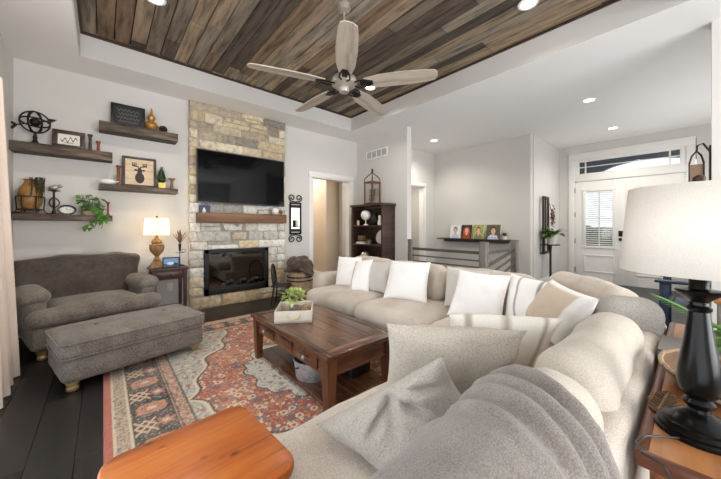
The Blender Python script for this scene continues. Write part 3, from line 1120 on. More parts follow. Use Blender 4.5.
# near run
pillow('throw_pillow', 'cream lumbar pillow with wide grey-brown stripes behind the woolly one', (1.34, 0.84, 0.77), (1.59, 0.40, 0.80), (1.68, 0.52, 0.5), (1.44, 0.93, 0.5), 0.15, striped(L3(234, 229, 220), L3(176, 164, 150), (-0.62, 0.05, 0.72), 0.05), 'colfab', seed=9)
pillow('throw_pillow', 'large woolly cream pillow standing upright in the middle of the near seat', (0.80, 0.765, 0.86), (1.25, 0.435, 0.815), (1.27, 0.57, 0.49), (0.875, 0.86, 0.49), 0.17, solid(L3(198, 188, 175)), 'plush', seed=10, wr=0.022)
pillow('throw_pillow', 'small grey-beige fleece lumbar pillow lying slumped against the woolly pillow', (0.555, 0.87, 0.535), (0.735, 0.48, 0.85), (0.93, 0.50, 0.62), (0.60, 0.53, 0.52), 0.20, lambda u, v: L3(186, 178, 168), 'plush', seed=11, wr=0.03, n=44, creases=((0.0, 0.5, 1.2, 0.5, 0.09, 0.05), (0.28, 0.42, 1.9, 0.4, 0.08, 0.045), (-0.25, 0.45, 0.7, 0.35, 0.08, 0.035), (0.6, 0.6, 2.2, 0.3, 0.07, 0.03)))
b = B().rblock((0, 0, 0), (0.27, 0.18, 0.37), 0.08, 16, 0.0, rot=(R(6), 0, R(-62)), lump=0.012, seed=51)
b.paint(b.bm.verts, tuple(L3(172, 165, 158)) + (1,))
tag(build('throw_pillow', b, 'plush', None, (1.965, 0.235, 0.69)), 'speckled taupe grey pillow at the back of the sofa beside the console table', 'pillow', 'throw pillows on the sectional sofa')


def throw():
    """fleece laid over the near back cushion: seat, front, crest and back"""
    path = [(0.55, 0.525), (0.50, 0.53), (0.445, 0.555), (0.405, 0.63), (0.385, 0.70), (0.36, 0.775), (0.315, 0.84), (0.262, 0.878), (0.20, 0.888), (0.14, 0.86), (0.108, 0.80), (0.102, 0.72), (0.104, 0.6)]
    px = np.array([p[0] for p in path])
    pz = np.array([p[1] for p in path])
    s = np.concatenate([[0], np.cumsum(np.hypot(np.diff(px), np.diff(pz)))])
    nt, nx = 150, 110
    t = np.linspace(0, s[-1], nt)
    k = np.ones(9) / 9
    yy = np.convolve(np.pad(np.interp(t, s, px), 4, 'edge'), k, 'valid')
    zz = np.convolve(np.pad(np.interp(t, s, pz), 4, 'edge'), k, 'valid')
    ty, tz = np.gradient(yy), np.gradient(zz)
    ln = np.hypot(ty, tz)
    ny_, nz_ = tz / ln, -ty / ln
    flip = np.where(nz_[nt // 2] < 0, -1, 1)
    ny_, nz_ = ny_ * flip, nz_ * flip
    T, A = np.meshgrid(t / s[-1], np.linspace(0, 1, nx), indexing='ij')
    far = 0.74 + 0.05 * np.sin(T * 5 + 0.4) - 0.02 * T
    X = 0.22 + (far - 0.22) * A
    e = (far - X)
    hgt = np.zeros_like(X)
    for c0, sl, w_, h_ in ((0.022, 0.0, 0.016, 0.016), (0.075, 0.05, 0.017, 0.017), (0.135, 0.10, 0.02, 0.015), (0.20, 0.02, 0.024, 0.012), (0.29, -0.08, 0.04, 0.008)):
        cc = c0 + sl * (T - 0.5) + 0.012 * np.sin(T * 9 + c0 * 40)
        hgt += 1.35 * h_ * np.exp(-((e - cc) / w_) ** 2)
    hgt += 0.010 * (vnoise(X * 9, T * 9, 5) - 0.5) + 0.002 * (vnoise(X * 70, T * 70, 6) - 0.5)
    hgt += 0.006
    hgt = np.where(e < 0.006, 0.0, hgt)
    P = np.stack([X, yy[:, None] + ny_[:, None] * hgt, zz[:, None] + nz_[:, None] * hgt], -1)
    o = grid_mesh('throw_blanket', P, None, 'throw')
    md = o.modifiers.new('thick', 'SOLIDIFY')
    md.thickness = 0.008
    md.offset = 0
    tag(o, 'fuzzy grey fleece throw blanket draped over the nearest sofa back cushion', 'blanket')


throw()

# ------------------------------------------------------------------ coffee table and what it carries
ct = thing('coffee_table', 'low dark walnut coffee table with drawers and a bottom shelf', 'coffee table', (1.35, 2.11, 0.012))
b = B()
hx, hy = 0.32, 0.62
for k in range(5):
    x = -hx + 0.055 + (k + 0.5) * (2 * hx - 0.11) / 5
    b.box((x, 0, 0.388), ((2 * hx - 0.11) / 5 - 0.0015, 2 * hy - 0.2, 0.03), bevel=0.002, seg=1)
for s_ in (-1, 1):
    b.box((s_ * (hx - 0.027), 0, 0.388), (0.054, 2 * hy, 0.03), bevel=0.004)
build('tabletop', b, 'walnut', ct)
for s_ in (-1, 1):
    build('tabletop_end', B().box((0, s_ * (hy - 0.05), 0.388), (2 * hx - 0.11, 0.098, 0.03), bevel=0.002), 'walnut_x', ct)
for s_ in (-1, 1):
    build('apron', B().box((s_ * (hx - 0.05), 0, 0.312), (0.03, 2 * hy - 0.17, 0.12)), 'walnut', ct)
for s_ in (-1, 1):
    b = B()
    b.box((0, s_ * (hy - 0.055), 0.312), (2 * hx - 0.17, 0.03, 0.12))
    b.box((0, s_ * (hy - 0.05), 0.262), (2 * hx - 0.17, 0.036, 0.02), bevel=0.004)
    build('apron', b, 'walnut_x', ct)
for i, y in enumerate((-0.33, 0.0, 0.33)):
    d_ = build('drawer_front' if i != 1 else 'apron_panel', B().box((-hx + 0.032, y, 0.313), (0.014, 0.27 if i != 1 else 0.24, 0.094), bevel=0.004), 'walnut', ct)
    if i != 1:
        k_ = B().lathe([(0.006, 0), (0.006, 0.012), (0.014, 0.018), (0.015, 0.026), (0.009, 0.032)], seg=14)
        bmesh.ops.transform(k_.bm, matrix=Matrix.Translation((-hx + 0.025, y, 0.313)) @ Matrix.Rotation(R(-90), 4, 'Y'), verts=k_.bm.verts)
        build('knob', k_, 'pewter', d_)
for sx in (-1, 1):
    for sy in (-1, 1):
        b = B().taper((sx * (hx - 0.055), sy * (hy - 0.055), 0.0), (0.05, 0.05), (sx * (hx - 0.055), sy * (hy - 0.055), 0.373), (0.078, 0.078))
        build('leg', b, 'walnut_z', ct)
b = B()
for k in range(5):
    x = -hx + 0.05 + (k + 0.5) * (2 * hx - 0.1) / 5
    b.box((x, 0, 0.048), ((2 * hx - 0.1) / 5 - 0.002, 2 * hy - 0.09, 0.022), bevel=0.002, seg=1)
build('bottom_shelf', b, 'walnut', ct)

cr = thing('wooden_crate', 'small whitewashed wooden tray crate with rope handles on the coffee table', 'crate', (1.29, 2.36, 0.415), R(-34))
b = B()
b.box((0, 0, 0.008), (0.31, 0.34, 0.012))
for s_ in (-1, 1):
    b.box((0, s_ * 0.164, 0.052), (0.31, 0.012, 0.1), bevel=0.002)
    b.box((s_ * 0.149, 0, 0.052), (0.012, 0.316, 0.1), bevel=0.002)
build('box', b, 'crate', cr)
for s_ in (-1, 1):
    pts = [(0.05 * math.cos(PI + PI * k / 12), s_ * (0.172 + 0.014 * math.sin(PI * k / 12)), 0.075 + 0.038 * math.sin(PI + PI * k / 12)) for k in range(13)]
    build('rope_handle', B().tube(pts, 0.006, 8), 'rope', cr)

pl = thing('potted_plant', 'lime green leafy plant in a small grey pot in the crate', 'plant', (1.265, 2.33, 0.431))
build('pot', B().lathe([(0.03, 0), (0.036, 0.02), (0.046, 0.085), (0.05, 0.09), (0.046, 0.095), (0.042, 0.085), (0.0, 0.08)]), 'pot_grey', pl)
b = B()
for k in range(150):
    th, ph = random.uniform(0, 2 * PI), random.uniform(0.0, 1.9)
    d_ = Vector((math.cos(th) * math.sin(ph), math.sin(th) * math.sin(ph), math.cos(ph)))
    o_ = Vector((0, 0, 0.165)) + Vector((d_.x * 0.075, d_.y * 0.075, d_.z * 0.055)) * random.uniform(0.6, 1.3)
    b.leaf(o_, d_ + Vector((random.uniform(-.6, .6), random.uniform(-.6, .6), random.uniform(-.3, .5))), random.uniform(0.035, 0.055), random.uniform(0.02, 0.03), 0.3, 0.15, 3)
build('foliage', b, 'leaf_light', pl)
b = B().ball((0, 0, 0.048), 0.048)
for k in range(22):
    a_ = Euler((random.uniform(0, 6), random.uniform(0, 6), 0)).to_matrix()
    b.tube([Vector((0, 0, 0.048)) + a_ @ Vector((0.049 * math.cos(t * PI / 9), 0.049 * math.sin(t * PI / 9), 0)) for t in range(19)], 0.003, 5)
tag(build('twine_ball', b, 'wicker', None, (1.36, 2.30, 0.431)), 'round brown twine ball beside the plant pot in the crate', 'ball')
b = B().tube([(-0.05, -0.03, 0.012), (0.0, 0.0, 0.014), (0.05, 0.02, 0.012)], 0.011, 8)
b.tube([(-0.045, 0.03, 0.012), (0.04, -0.03, 0.03)], 0.01, 8)
tag(build('wood_sticks', b, 'redwood', None, (1.21, 2.42, 0.431)), 'short red-brown wood sticks lying in the crate', 'sticks')

tb = thing('galvanised_tub', 'round grey galvanised tub on the bottom shelf of the coffee table', 'tub', (1.235, 1.97, 0.071))
build('tub', B().lathe([(0.13, 0), (0.135, 0.01), (0.15, 0.13), (0.156, 0.134), (0.156, 0.142), (0.148, 0.142), (0.132, 0.02), (0.0, 0.014)], seg=36), 'galv', tb)
for s_ in (-1, 1):
    b = B()
    b.tube([(s_ * (0.15 + 0.03 * math.sin(PI * k / 8)), 0.04 * math.cos(PI * k / 8), 0.11) for k in range(9)], 0.005, 6)
    build('handle', b, 'iron', tb)
b = B().box((0, 0, 0.05), (0.2, 0.13, 0.1), bevel=0.006)
b.box((0, 0, 0.104), (0.21, 0.14, 0.012), bevel=0.003)
tag(build('keepsake_box', b, 'black', None, (1.50, 1.77, 0.072)), 'small black lidded box on the coffee table shelf beside the tub', 'box')

# ------------------------------------------------------------------ honey pine stool, bottom edge of the picture
stl = thing('side_stool', 'honey-orange pine side stool with rounded corners beside the near sofa end', 'stool', (0.184, 0.836, 0), R(4))
b = B()
pts = []
for cx_, cy_, a0 in ((0.136, 0.134, 0), (-0.136, 0.134, 90), (-0.136, -0.134, 180), (0.136, -0.134, 270)):
    pts += [(cx_ + 0.05 * math.cos(R(a0 + 90 * k / 8)), cy_ + 0.05 * math.sin(R(a0 + 90 * k / 8))) for k in range(9)]
rings = [[(x * k, y * k, z) for x, y in pts] for k, z in ((0.96, 0.588), (0.99, 0.592), (1, 0.600), (1, 0.610), (0.99, 0.617), (0.965, 0.620))]
b.ring_loft(rings)
build('seat', b, 'orange', stl)
for sx in (-1, 1):
    for sy in (-1, 1):
        build('leg', B().taper((sx * 0.135, sy * 0.135, 0), (0.032, 0.032), (sx * 0.12, sy * 0.12, 0.588), (0.042, 0.042)), 'orange', stl)
b = B()
for s_ in (-1, 1):
    b.bar((-0.12, s_ * 0.124, 0.54), (0.12, s_ * 0.124, 0.54), 0.02, 0.06)
    b.bar((s_ * 0.124, -0.12, 0.54), (s_ * 0.124, 0.12, 0.54), 0.02, 0.06)
build('apron', b, 'orange', stl)

# ------------------------------------------------------------------ armchair and ottoman
ac = thing('armchair', 'wide grey-brown armchair with a brown velvet back under the shelves', 'armchair', (-0.085, 4.375, 0), R(14))
build('base', B().rblock((0, -0.02, 0.2), (1.02, 0.76, 0.22), 0.05, 14), 'tweed', ac)
b = B().rblock((0, -0.06, 0.375), (0.72, 0.62, 0.17), 0.07, 14, 0.03)
b.rblock((0, -0.32, 0.372), (1.06, 0.2, 0.165), 0.075, 14, 0.012)
build('seat_cushion', b, 'tweed', ac)
for s_ in (-1, 1):
    b = B().rblock((s_ * 0.455, 0.06, 0.40), (0.16, 0.58, 0.32), 0.06, 12)
    b.rblock((s_ * 0.46, 0.06, 0.555), (0.225, 0.61, 0.15), 0.075, 14, 0.01)
    build('arm', b, 'tweed', ac)
b = B().rblock((-0.03, 0.29, 0.60), (1.08, 0.2, 0.56), 0.065, 18, 0.02, rot=(R(-9), 0, 0), lump=0.034, seed=3)
build('backrest', b, 'brownvelvet', ac)
for sx in (-1, 1):
    for sy in (-1, 1):
        build('foot', B().lathe([(0.022, 0), (0.034, 0.012), (0.036, 0.03), (0.026, 0.045), (0.038, 0.06), (0.042, 0.09)], (sx * 0.43, -0.02 + sy * 0.31, 0)), 'foot', ac)

ot = thing('ottoman', 'long tufted grey tweed ottoman with turned gold feet by the armchair', 'ottoman', (0.2, 3.37, 0), R(12.6))
build('base', B().rblock((0, 0, 0.165), (1.0, 0.58, 0.19), 0.05, 16, front=0.0), 'tweed', ot)
b = B().rblock((0, 0, 0.315), (1.03, 0.61, 0.14), 0.055, 20, 0.025, lump=0.006)
build('cushion', b, 'tweed', ot)
b = B()
for z in (0.262, 0.365):
    rr = []
    for cx_, cy_, a0 in ((0.46, 0.25, 0), (-0.46, 0.25, 90), (-0.46, -0.25, 180), (0.46, -0.25, 270)):
        rr += [(cx_ + 0.052 * math.cos(R(a0 + 15 * k)), cy_ + 0.052 * math.sin(R(a0 + 15 * k)), z) for k in range(7)]
    b.tube(rr + [rr[0]], 0.006, 6)
build('piping', b, 'tweed', ot)
for x in (-0.25, 0.25):
    build('button', B().ball((x, 0, 0.413), 0.016, (1, 1, 0.4)), 'tweed', ot)
for sx in (-1, 1):
    for sy in (-1, 1):
        zz = 0.012 if sx > 0 else 0.0
        build('foot', B().lathe([(0.022, zz), (0.036, zz + 0.01), (0.038, 0.028), (0.026, 0.04), (0.04, 0.052), (0.044, 0.085)], (sx * 0.43, sy * 0.22, 0)), 'foot', ot)

# ------------------------------------------------------------------ curtain
cu = thing('curtain', 'floor-length cream curtain gathered at the edge of the patio window', 'curtain', (-0.62, 3.3, 0))
nz, ny = 60, 90
tt, aa = np.meshgrid(np.linspace(0, 1, nz), np.linspace(0, 1, ny), indexing='ij')
wid = 0.50 + 0.22 * (1 - tt) ** 1.5
y_ = -0.28 + wid * aa
x_ = (0.045 + 0.03 * (1 - tt)) * np.sin(aa * 7.5 * PI + 0.5 * np.sin(tt * 3)) + 0.035 * (1 - tt) + 0.01 * np.sin(aa * 40)
grid_mesh('drape', np.stack([x_, y_, 0.01 + 2.33 * tt], -1), None, 'curtain', cu)
b = B().tube([(0, -1.9, 2.37), (0, 0.12, 2.37)], 0.012, 10)
b.ball((0, 0.13, 2.37), 0.02)
build('rod', b, 'iron', cu)
for k in range(7):
    yy_ = -0.26 + k * 0.055
    b = B()
    b.tube([(0.022 * math.cos(t * PI / 6), yy_, 2.365 + 0.022 * math.sin(t * PI / 6)) for t in range(13)], 0.004, 5)
    build('ring', b, 'iron', cu)
b = B().bar((-0.12, 0.06, 2.37), (0, 0.06, 2.37), 0.02, 0.02)
build('bracket', b, 'iron', cu)
# ------------------------------------------------------------------ floating shelves on the fireplace wall
def shelf(x0, x1, z0, z1, label):
    b = B()
    n = 14
    rings = []
    for i in range(n + 1):
        x = x0 + (x1 - x0) * i / n
        j = lambda: random.uniform(-0.003, 0.003)
        rings.append([(x, 4.7 + j(), z0 + j()), (x, 4.915, z0), (x, 4.915, z1), (x, 4.7 + j(), z1)])
    c0 = ((x0 + x1) / 2, 4.81, z0)
    rings = [[(p[0] - c0[0], p[1] - c0[1], p[2] - c0[2]) for p in r] for r in rings]
    b.ring_loft(rings)
    return tag(build('floating_shelf', b, 'reclaim', None, c0), label, 'shelf', 'reclaimed wood floating shelves')


shelf(-0.735, 0.085, 2.03, 2.13, 'weathered wood floating shelf holding the black armillary sphere')
shelf(-0.735, 0.085, 1.293, 1.36, 'weathered wood floating shelf with trailing plant above the armchair back')
shelf(-0.04, 0.775, 2.395, 2.50, 'topmost weathered wood shelf holding the black chalkboard')
shelf(-0.04, 0.775, 1.677, 1.743, 'weathered wood floating shelf holding the deer picture')


def candle(name, label, x, y, z, h, r, mat, group='wooden candlesticks on the shelves'):
    b = B().lathe([(r * 1.5, 0), (r * 1.5, 0.012), (r * 0.9, 0.02), (r * 0.8, h * 0.5), (r * 0.9, h - 0.025), (r * 1.35, h - 0.015), (r * 1.35, h)], seg=16)
    return tag(build(name, b, mat, None, (x, y, z)), label, 'candlestick', group)


def frame(name, label, cat, x, y, z, wd, ht, fn, fw=0.03, fmat='darkwood', rz=0.0, lean=-6, res=(70, 60), group=None, mat=0.0, dep=0.02):
    """standing picture: four-sided frame and a flat picture in it"""
    t = thing(name, label, cat, (x, y, z), rz, group)
    mt = Matrix.Rotation(R(lean), 4, 'X')
    b = B()
    for a, e in (((-wd / 2, 0), (wd / 2, fw)), ((-wd / 2, ht - fw), (wd / 2, ht)), ((-wd / 2, fw), (-wd / 2 + fw, ht - fw)), ((wd / 2 - fw, fw), (wd / 2, ht - fw))):
        b.span((a[0], 0, a[1]), (e[0], dep, e[1]), 0.003)
    b.span((-wd / 2 + fw * 0.6, dep * 0.7, fw * 0.6), (wd / 2 - fw * 0.6, dep * 0.9, ht - fw * 0.6))
    bmesh.ops.transform(b.bm, matrix=mt, verts=b.bm.verts)
    build('frame', b, fmat, t)
    u, v = np.meshgrid(np.linspace(-1, 1, res[0]), np.linspace(-1, 1, res[1]))
    X, Z = u * (wd / 2 - fw + 0.001), (v + 1) / 2 * (ht - 2 * fw) + fw
    Y = np.full_like(X, dep * 0.45)
    c_, s_ = math.cos(R(lean)), math.sin(R(lean))
    P = np.stack([X, Y * c_ - Z * s_, Y * s_ + Z * c_], -1)
    grid_mesh('picture', P, fn(u, v), 'col', t)
    return t


def scribble(u, v):
    c = np.tile(L3(228, 222, 212), u.shape + (1,))
    s = v - 0.15 * np.sin(u * 3)
    k = (np.abs(s - 0.42 * np.sin(u * 13) * np.exp(-u * u * 1.2)) < 0.13) & (np.abs(u) < 0.75)
    c[k] = L3(44, 38, 36)
    c[(np.abs(v + 0.62) < 0.05) & (np.abs(u) < 0.4)] = L3(90, 80, 74)
    return c


def chalk(u, v):
    c = np.tile(L3(38, 38, 38), u.shape + (1,))
    for i, v0 in enumerate((0.6, 0.2, -0.2, -0.6)):
        k = (np.abs(v - v0 - 0.1 * np.sin(u * (23 + i * 5) + i)) < 0.05) & (np.abs(u) < 0.78 - 0.1 * (i % 2))
        c[k] = L3(104, 102, 98)
    return c


def deer(u, v):
    c = np.tile(L3(216, 192, 160), u.shape + (1,))
    c += (vnoise(u * 3 + 9, v * 4 + 9, 3)[..., None] - 0.5) * 0.12
    for v0 in (-0.5, 0.1, 0.6):
        c[np.abs(v - v0 - 0.05 * u) < 0.015] = L3(170, 142, 110)
    k = (np.hypot(u / 0.33, (v + 0.45) / 0.42) < 1) | (np.hypot(u / 0.17, (v - 0.05) / 0.32) < 1)
    for s_ in (-1, 1):
        k |= np.hypot((u * s_ - 0.26) / 0.14, (v - 0.16) / 0.07) < 1
        x = u * s_
        k |= (np.abs(v - 0.42 - 0.25 * (x - 0.1)) < 0.05) & (x > 0.04) & (x < 0.5)
        for q in (0.24, 0.36, 0.48):
            k |= (np.abs(x - q - 0.05 * (v - 0.4)) < 0.035) & (v > 0.42) & (v < 0.75)
    c[k] = L3(52, 38, 28)
    return c


def blue_scene(u, v):
    c = np.tile(L3(120, 160, 205), u.shape + (1,))
    c[v < -0.2] = L3(60, 84, 112)
    c[np.hypot((u + 0.1) / 0.5, (v + 0.2) / 0.35) < 1] = L3(214, 222, 232)
    c[np.hypot((u - 0.55) / 0.25, (v + 0.4) / 0.4) < 1] = L3(38, 48, 62)
    return c


# upper shelf beside the curtain
ar = thing('armillary_sphere', 'black metal armillary sphere with an arrow on the upper shelf', 'ornament', (-0.565, 4.80, 2.13))
build('stand', B().lathe([(0.07, 0), (0.07, 0.008), (0.03, 0.02), (0.016, 0.05), (0.02, 0.08), (0.011, 0.11), (0.014, 0.14)], seg=18), 'iron', ar)


def ring(b, c, rx, rz_, rot, r=0.007):
    e = Euler(rot).to_matrix()
    b.tube([Vector(c) + e @ Vector((rx * math.cos(2 * PI * k / 28), 0, rz_ * math.sin(2 * PI * k / 28))) for k in range(29)], r, 6)


b = B()
for ro in ((0, 0.2, 0.2), (0, 0.2, 1.2), (R(80), 0.1, 0.3)):
    ring(b, (0, 0, 0.245), 0.115, 0.115, ro, 0.008)
ring(b, (0, 0, 0.245), 0.06, 0.12, (0, 0.1, 0.7), 0.006)
build('ring', b, 'iron', ar)
build('globe', B().ball((0, 0, 0.245), 0.045), 'iron', ar)
b = B().tube([(-0.15, 0.0, 0.185), (0.12, 0.0, 0.29)], 0.006, 6)
b.tube([(0.11, 0, 0.286), (0.17, 0, 0.31)], 0.024, 6, 0.001)
for s_ in (-1, 1):
    b.bar((-0.14, 0.0, 0.189), (-0.175, 0, 0.175 + 0.035 * s_), 0.004, 0.025)
build('arrow', b, 'iron', ar)
frame('framed_script', 'dark framed white script picture on the upper shelf', 'picture', -0.30, 4.80, 2.13, 0.275, 0.215, scribble, 0.045)
candle('candlestick', 'tall dark candlestick next to the framed script picture', -0.118, 4.79, 2.13, 0.20, 0.018, 'darkwood')
candle('candlestick', 'short reddish candlestick near the end of the armillary shelf', -0.045, 4.78, 2.13, 0.13, 0.017, 'redwood')
# lower shelf above the armchair
vs = thing('amber_jar', 'amber glazed jar in a dark iron stand with hanging moss', 'jar', (-0.60, 4.80, 1.36))
build('jar', B().lathe([(0.05, 0.05), (0.085, 0.10), (0.098, 0.18), (0.088, 0.27), (0.05, 0.335), (0.045, 0.365), (0.056, 0.38)], seg=24), plain('amber_glaze', rgb(150, 108, 58), 0.4, var=0.4, scale=22), vs)
b = B()
ring(b, (0, 0, 0.05), 0.1, 0.1, (R(90), 0, 0), 0.008)
ring(b, (0, 0, 0.19), 0.105, 0.105, (R(90), 0, 0), 0.006)
for k in range(6):
    a_ = k * PI / 3
    b.tube([(0.12 * math.cos(a_), 0.1 * math.sin(a_), 0), (0.1 * math.cos(a_), 0.1 * math.sin(a_), 0.05), (0.108 * math.cos(a_), 0.105 * math.sin(a_), 0.19)], 0.006, 6)
b.box((0, 0, 0.012), (0.25, 0.17, 0.024), bevel=0.004)
build('stand', b, 'bronze', vs)
b = B()
for k in range(50):
    x, y = random.uniform(-0.01, 0.11), random.uniform(-0.1, -0.02)
    z1 = 0.38 + random.uniform(-0.02, 0.02)
    b.tube([(x, y + 0.05, z1), (x + 0.01, y - 0.005, z1 + 0.005), (x + random.uniform(-.01, .02), y - 0.015, z1 - random.uniform(0.08, 0.24))], 0.005, 4, 0.002)
build('moss', b, plain('olive_moss', rgb(70, 66, 42), 0.9, var=0.3), vs)
sc = thing('metal_stand', 'slender iron pedestal holding a small silver bird on the lower shelf', 'ornament', (-0.42, 4.79, 1.36))
b = B().lathe([(0.055, 0), (0.05, 0.01), (0.02, 0.02), (0.012, 0.05), (0.01, 0.24), (0.013, 0.26), (0.05, 0.268), (0.052, 0.276)], seg=18)
for k in range(3):
    a_ = k * 2 * PI / 3 + 0.5
    b.tube([((0.012 + 0.035 * math.sin(PI * t / 8)) * math.cos(a_), (0.012 + 0.035 * math.sin(PI * t / 8)) * math.sin(a_), 0.08 + 0.014 * t) for t in range(9)], 0.006, 6)
build('pedestal', b, 'bronze', sc)
b = B().ball((0, 0, 0.305), 0.034, (1.35, 0.8, 0.8), rot=(0, R(-15), 0))
b.ball((0.045, 0, 0.325), 0.02)
b.tube([(0.06, 0, 0.326), (0.08, 0, 0.322)], 0.006, 6, 0.001)
b.leaf((-0.035, 0, 0.30), (-1, 0, -0.1), 0.05, 0.03, 0, 0.1, 3)
build('bird', b, 'pewter', sc)
ck = thing('oval_clock', 'small oval black-rimmed clock with white face beside the trailing plant', 'clock', (-0.315, 4.78, 1.36))
b = B()
ring(b, (0, 0, 0.056), 0.07, 0.05, (0, 0, 0), 0.010)
b.box((0, 0.02, 0.008), (0.07, 0.03, 0.016), bevel=0.003)
build('rim', b, 'black', ck)
u, v = np.meshgrid(np.linspace(-1, 1, 50), np.linspace(-1, 1, 50))
ed = np.maximum(np.abs(u), np.abs(v)) / np.maximum(1e-6, np.hypot(u, v))
uu, vv = u * ed, v * ed
cf = np.tile(L3(232, 228, 220), u.shape + (1,))
an = np.arctan2(vv, uu)
rr = np.hypot(uu, vv)
cf[(np.abs(((an / (2 * PI) * 12 + 0.5) % 1) - 0.5) < 0.09) & (rr > 0.72) & (rr < 0.9)] = L3(30, 28, 28)
cf[(np.abs(vv - 0.1 * uu) < 0.035) & (uu > -0.05) & (uu < 0.6)] = L3(20, 20, 20)
cf[(np.abs(uu + 0.3 * vv) < 0.04) & (vv > -0.05) & (vv < 0.45)] = L3(20, 20, 20)
grid_mesh('face', np.stack([uu * 0.066, np.full_like(uu, 0.002), 0.056 + vv * 0.047], -1), cf, 'col', ck)
po = thing('trailing_pothos', 'trailing green variegated plant in a low basket hanging over the lower shelf', 'plant', (-0.10, 4.79, 1.36))
build('basket', B().lathe([(0.06, 0), (0.066, 0.05), (0.062, 0.052), (0.0, 0.045)], seg=18, sx=1.5), 'wicker', po)
b, st_ = B(), B()
for k in range(60):
    a_ = random.uniform(0, 2 * PI)
    p = Vector((random.uniform(-0.13, 0.09), random.uniform(-0.08, 0.04), random.uniform(0.05, 0.24)))
    b.leaf(p, (math.cos(a_), math.sin(a_) - 0.4, random.uniform(-0.2, 0.5)), random.uniform(0.055, 0.075), random.uniform(0.04, 0.055), 0.5, 0.12, 4)
    st_.tube([(p.x * 0.4, p.y * 0.3, 0.04), (p.x * 0.8, p.y * 0.8, p.z), p], 0.0025, 4)
for k in range(26):
    t = random.random()
    p = Vector((0.05 + 0.06 * math.sin(t * 4) - 0.10 * t * (k % 2), -0.115 + random.uniform(-0.02, 0.01), 0.08 - 0.24 * t))
    b.leaf(p, (random.uniform(-1, 1), -0.5, random.uniform(-0.6, 0.1)), random.uniform(0.05, 0.07), random.uniform(0.04, 0.052), 0.5, 0.12, 4)
for e_ in (-0.05, 0.11):
    st_.tube([(0, 0, 0.05), (0.04, -0.1, 0.08), (0.08 + e_ * 0.3, -0.12, 0.0), (0.04 + e_ * 0.4, -0.118, -0.16)], 0.003, 5)
build('foliage', b, 'leaf_varieg', po)
build('stem', st_, 'leaf', po)
candle('candlestick', 'small dark wood candlestick at the free end of the lower shelf', 0.045, 4.78, 1.36, 0.17, 0.013, 'redwood')
# topmost shelf
frame('chalkboard', 'black framed chalkboard with faint lettering on the topmost shelf', 'sign', 0.245, 4.82, 2.50, 0.35, 0.30, chalk, 0.026, 'black')
go = B().lathe([(0.035, 0), (0.065, 0.03), (0.078, 0.07), (0.06, 0.11), (0.028, 0.135), (0.045, 0.165), (0.048, 0.185), (0.024, 0.215), (0.013, 0.25), (0.015, 0.262), (0.005, 0.305), (0.0, 0.31)], seg=22)
tag(build('gilded_finial', go, 'gold', None, (0.485, 4.80, 2.50)), 'gold gourd-shaped finial next to the chalkboard', 'ornament')
b = B()
for k in range(7):
    a_ = Euler((random.uniform(0, 3), random.uniform(0, 3), 0)).to_matrix()
    b.tube([Vector((0, 0, 0.05)) + a_ @ Vector((0.045 * math.cos(t * PI / 10), 0.045 * math.sin(t * PI / 10), 0)) for t in range(21)], 0.005, 6)
b.ball((0, 0, 0.05), 0.03)
tag(build('woven_orb', b, 'bronze', None, (0.615, 4.79, 2.50)), 'small dark woven metal orb beside the gold finial', 'ornament')
# deer shelf
b = B().ball((0, 0, 0.036), 0.042, (1.9, 0.9, 0.85))
b.tube([(0.06, 0, 0.03), (0.10, 0, 0.045)], 0.014, 8, 0.004)
b.tube([(-0.06, 0, 0.04), (-0.09, 0.01, 0.05)], 0.014, 8, 0.003)
tag(build('white_stone_bird', b, 'ceramic', None, (0.045, 4.76, 1.743)), 'small white ceramic bird lying at the end of the deer picture shelf', 'ornament')
candle('candlestick', 'tall brown wood candlestick just beside the deer picture', 0.145, 4.79, 1.743, 0.25, 0.02, 'redwood')
frame('deer_picture', 'dark framed deer head silhouette on pale wood boards', 'picture', 0.362, 4.81, 1.743, 0.36, 0.40, deer, 0.03, res=(120, 130))
tp = thing('mini_topiary', 'small dark cone topiary in a gold square pot', 'plant', (0.598, 4.80, 1.743))
build('pot', B().taper((0, 0, 0), (0.07, 0.07), (0, 0, 0.075), (0.085, 0.085)), 'gold', tp)
b = B().lathe([(0.02, 0.075), (0.048, 0.11), (0.045, 0.16), (0.03, 0.23), (0.008, 0.28)], seg=14)
for k in range(130):
    t = random.random()
    a_ = random.uniform(0, 2 * PI)
    r_ = 0.05 * (1 - t) ** 0.7 + 0.006
    b.leaf((r_ * math.cos(a_), r_ * math.sin(a_), 0.09 + 0.2 * t), (math.cos(a_), math.sin(a_), 0.8), 0.024, 0.013, 0.2, 0.1, 2)
build('foliage', b, 'leaf_dark', tp)
b = B().lathe([(0.028, 0), (0.028, 0.01), (0.018, 0.02), (0.017, 0.12), (0.04, 0.13), (0.042, 0.15)], seg=16)
tag(build('candlestick', b, plain('pale_brown_wood', rgb(138, 106, 72), 0.6, var=0.25, scale=20), None, (0.715, 4.79, 1.743)), 'squat light brown wood candle holder near the stone, beside the topiary', 'candlestick', 'wooden candlesticks on the shelves')

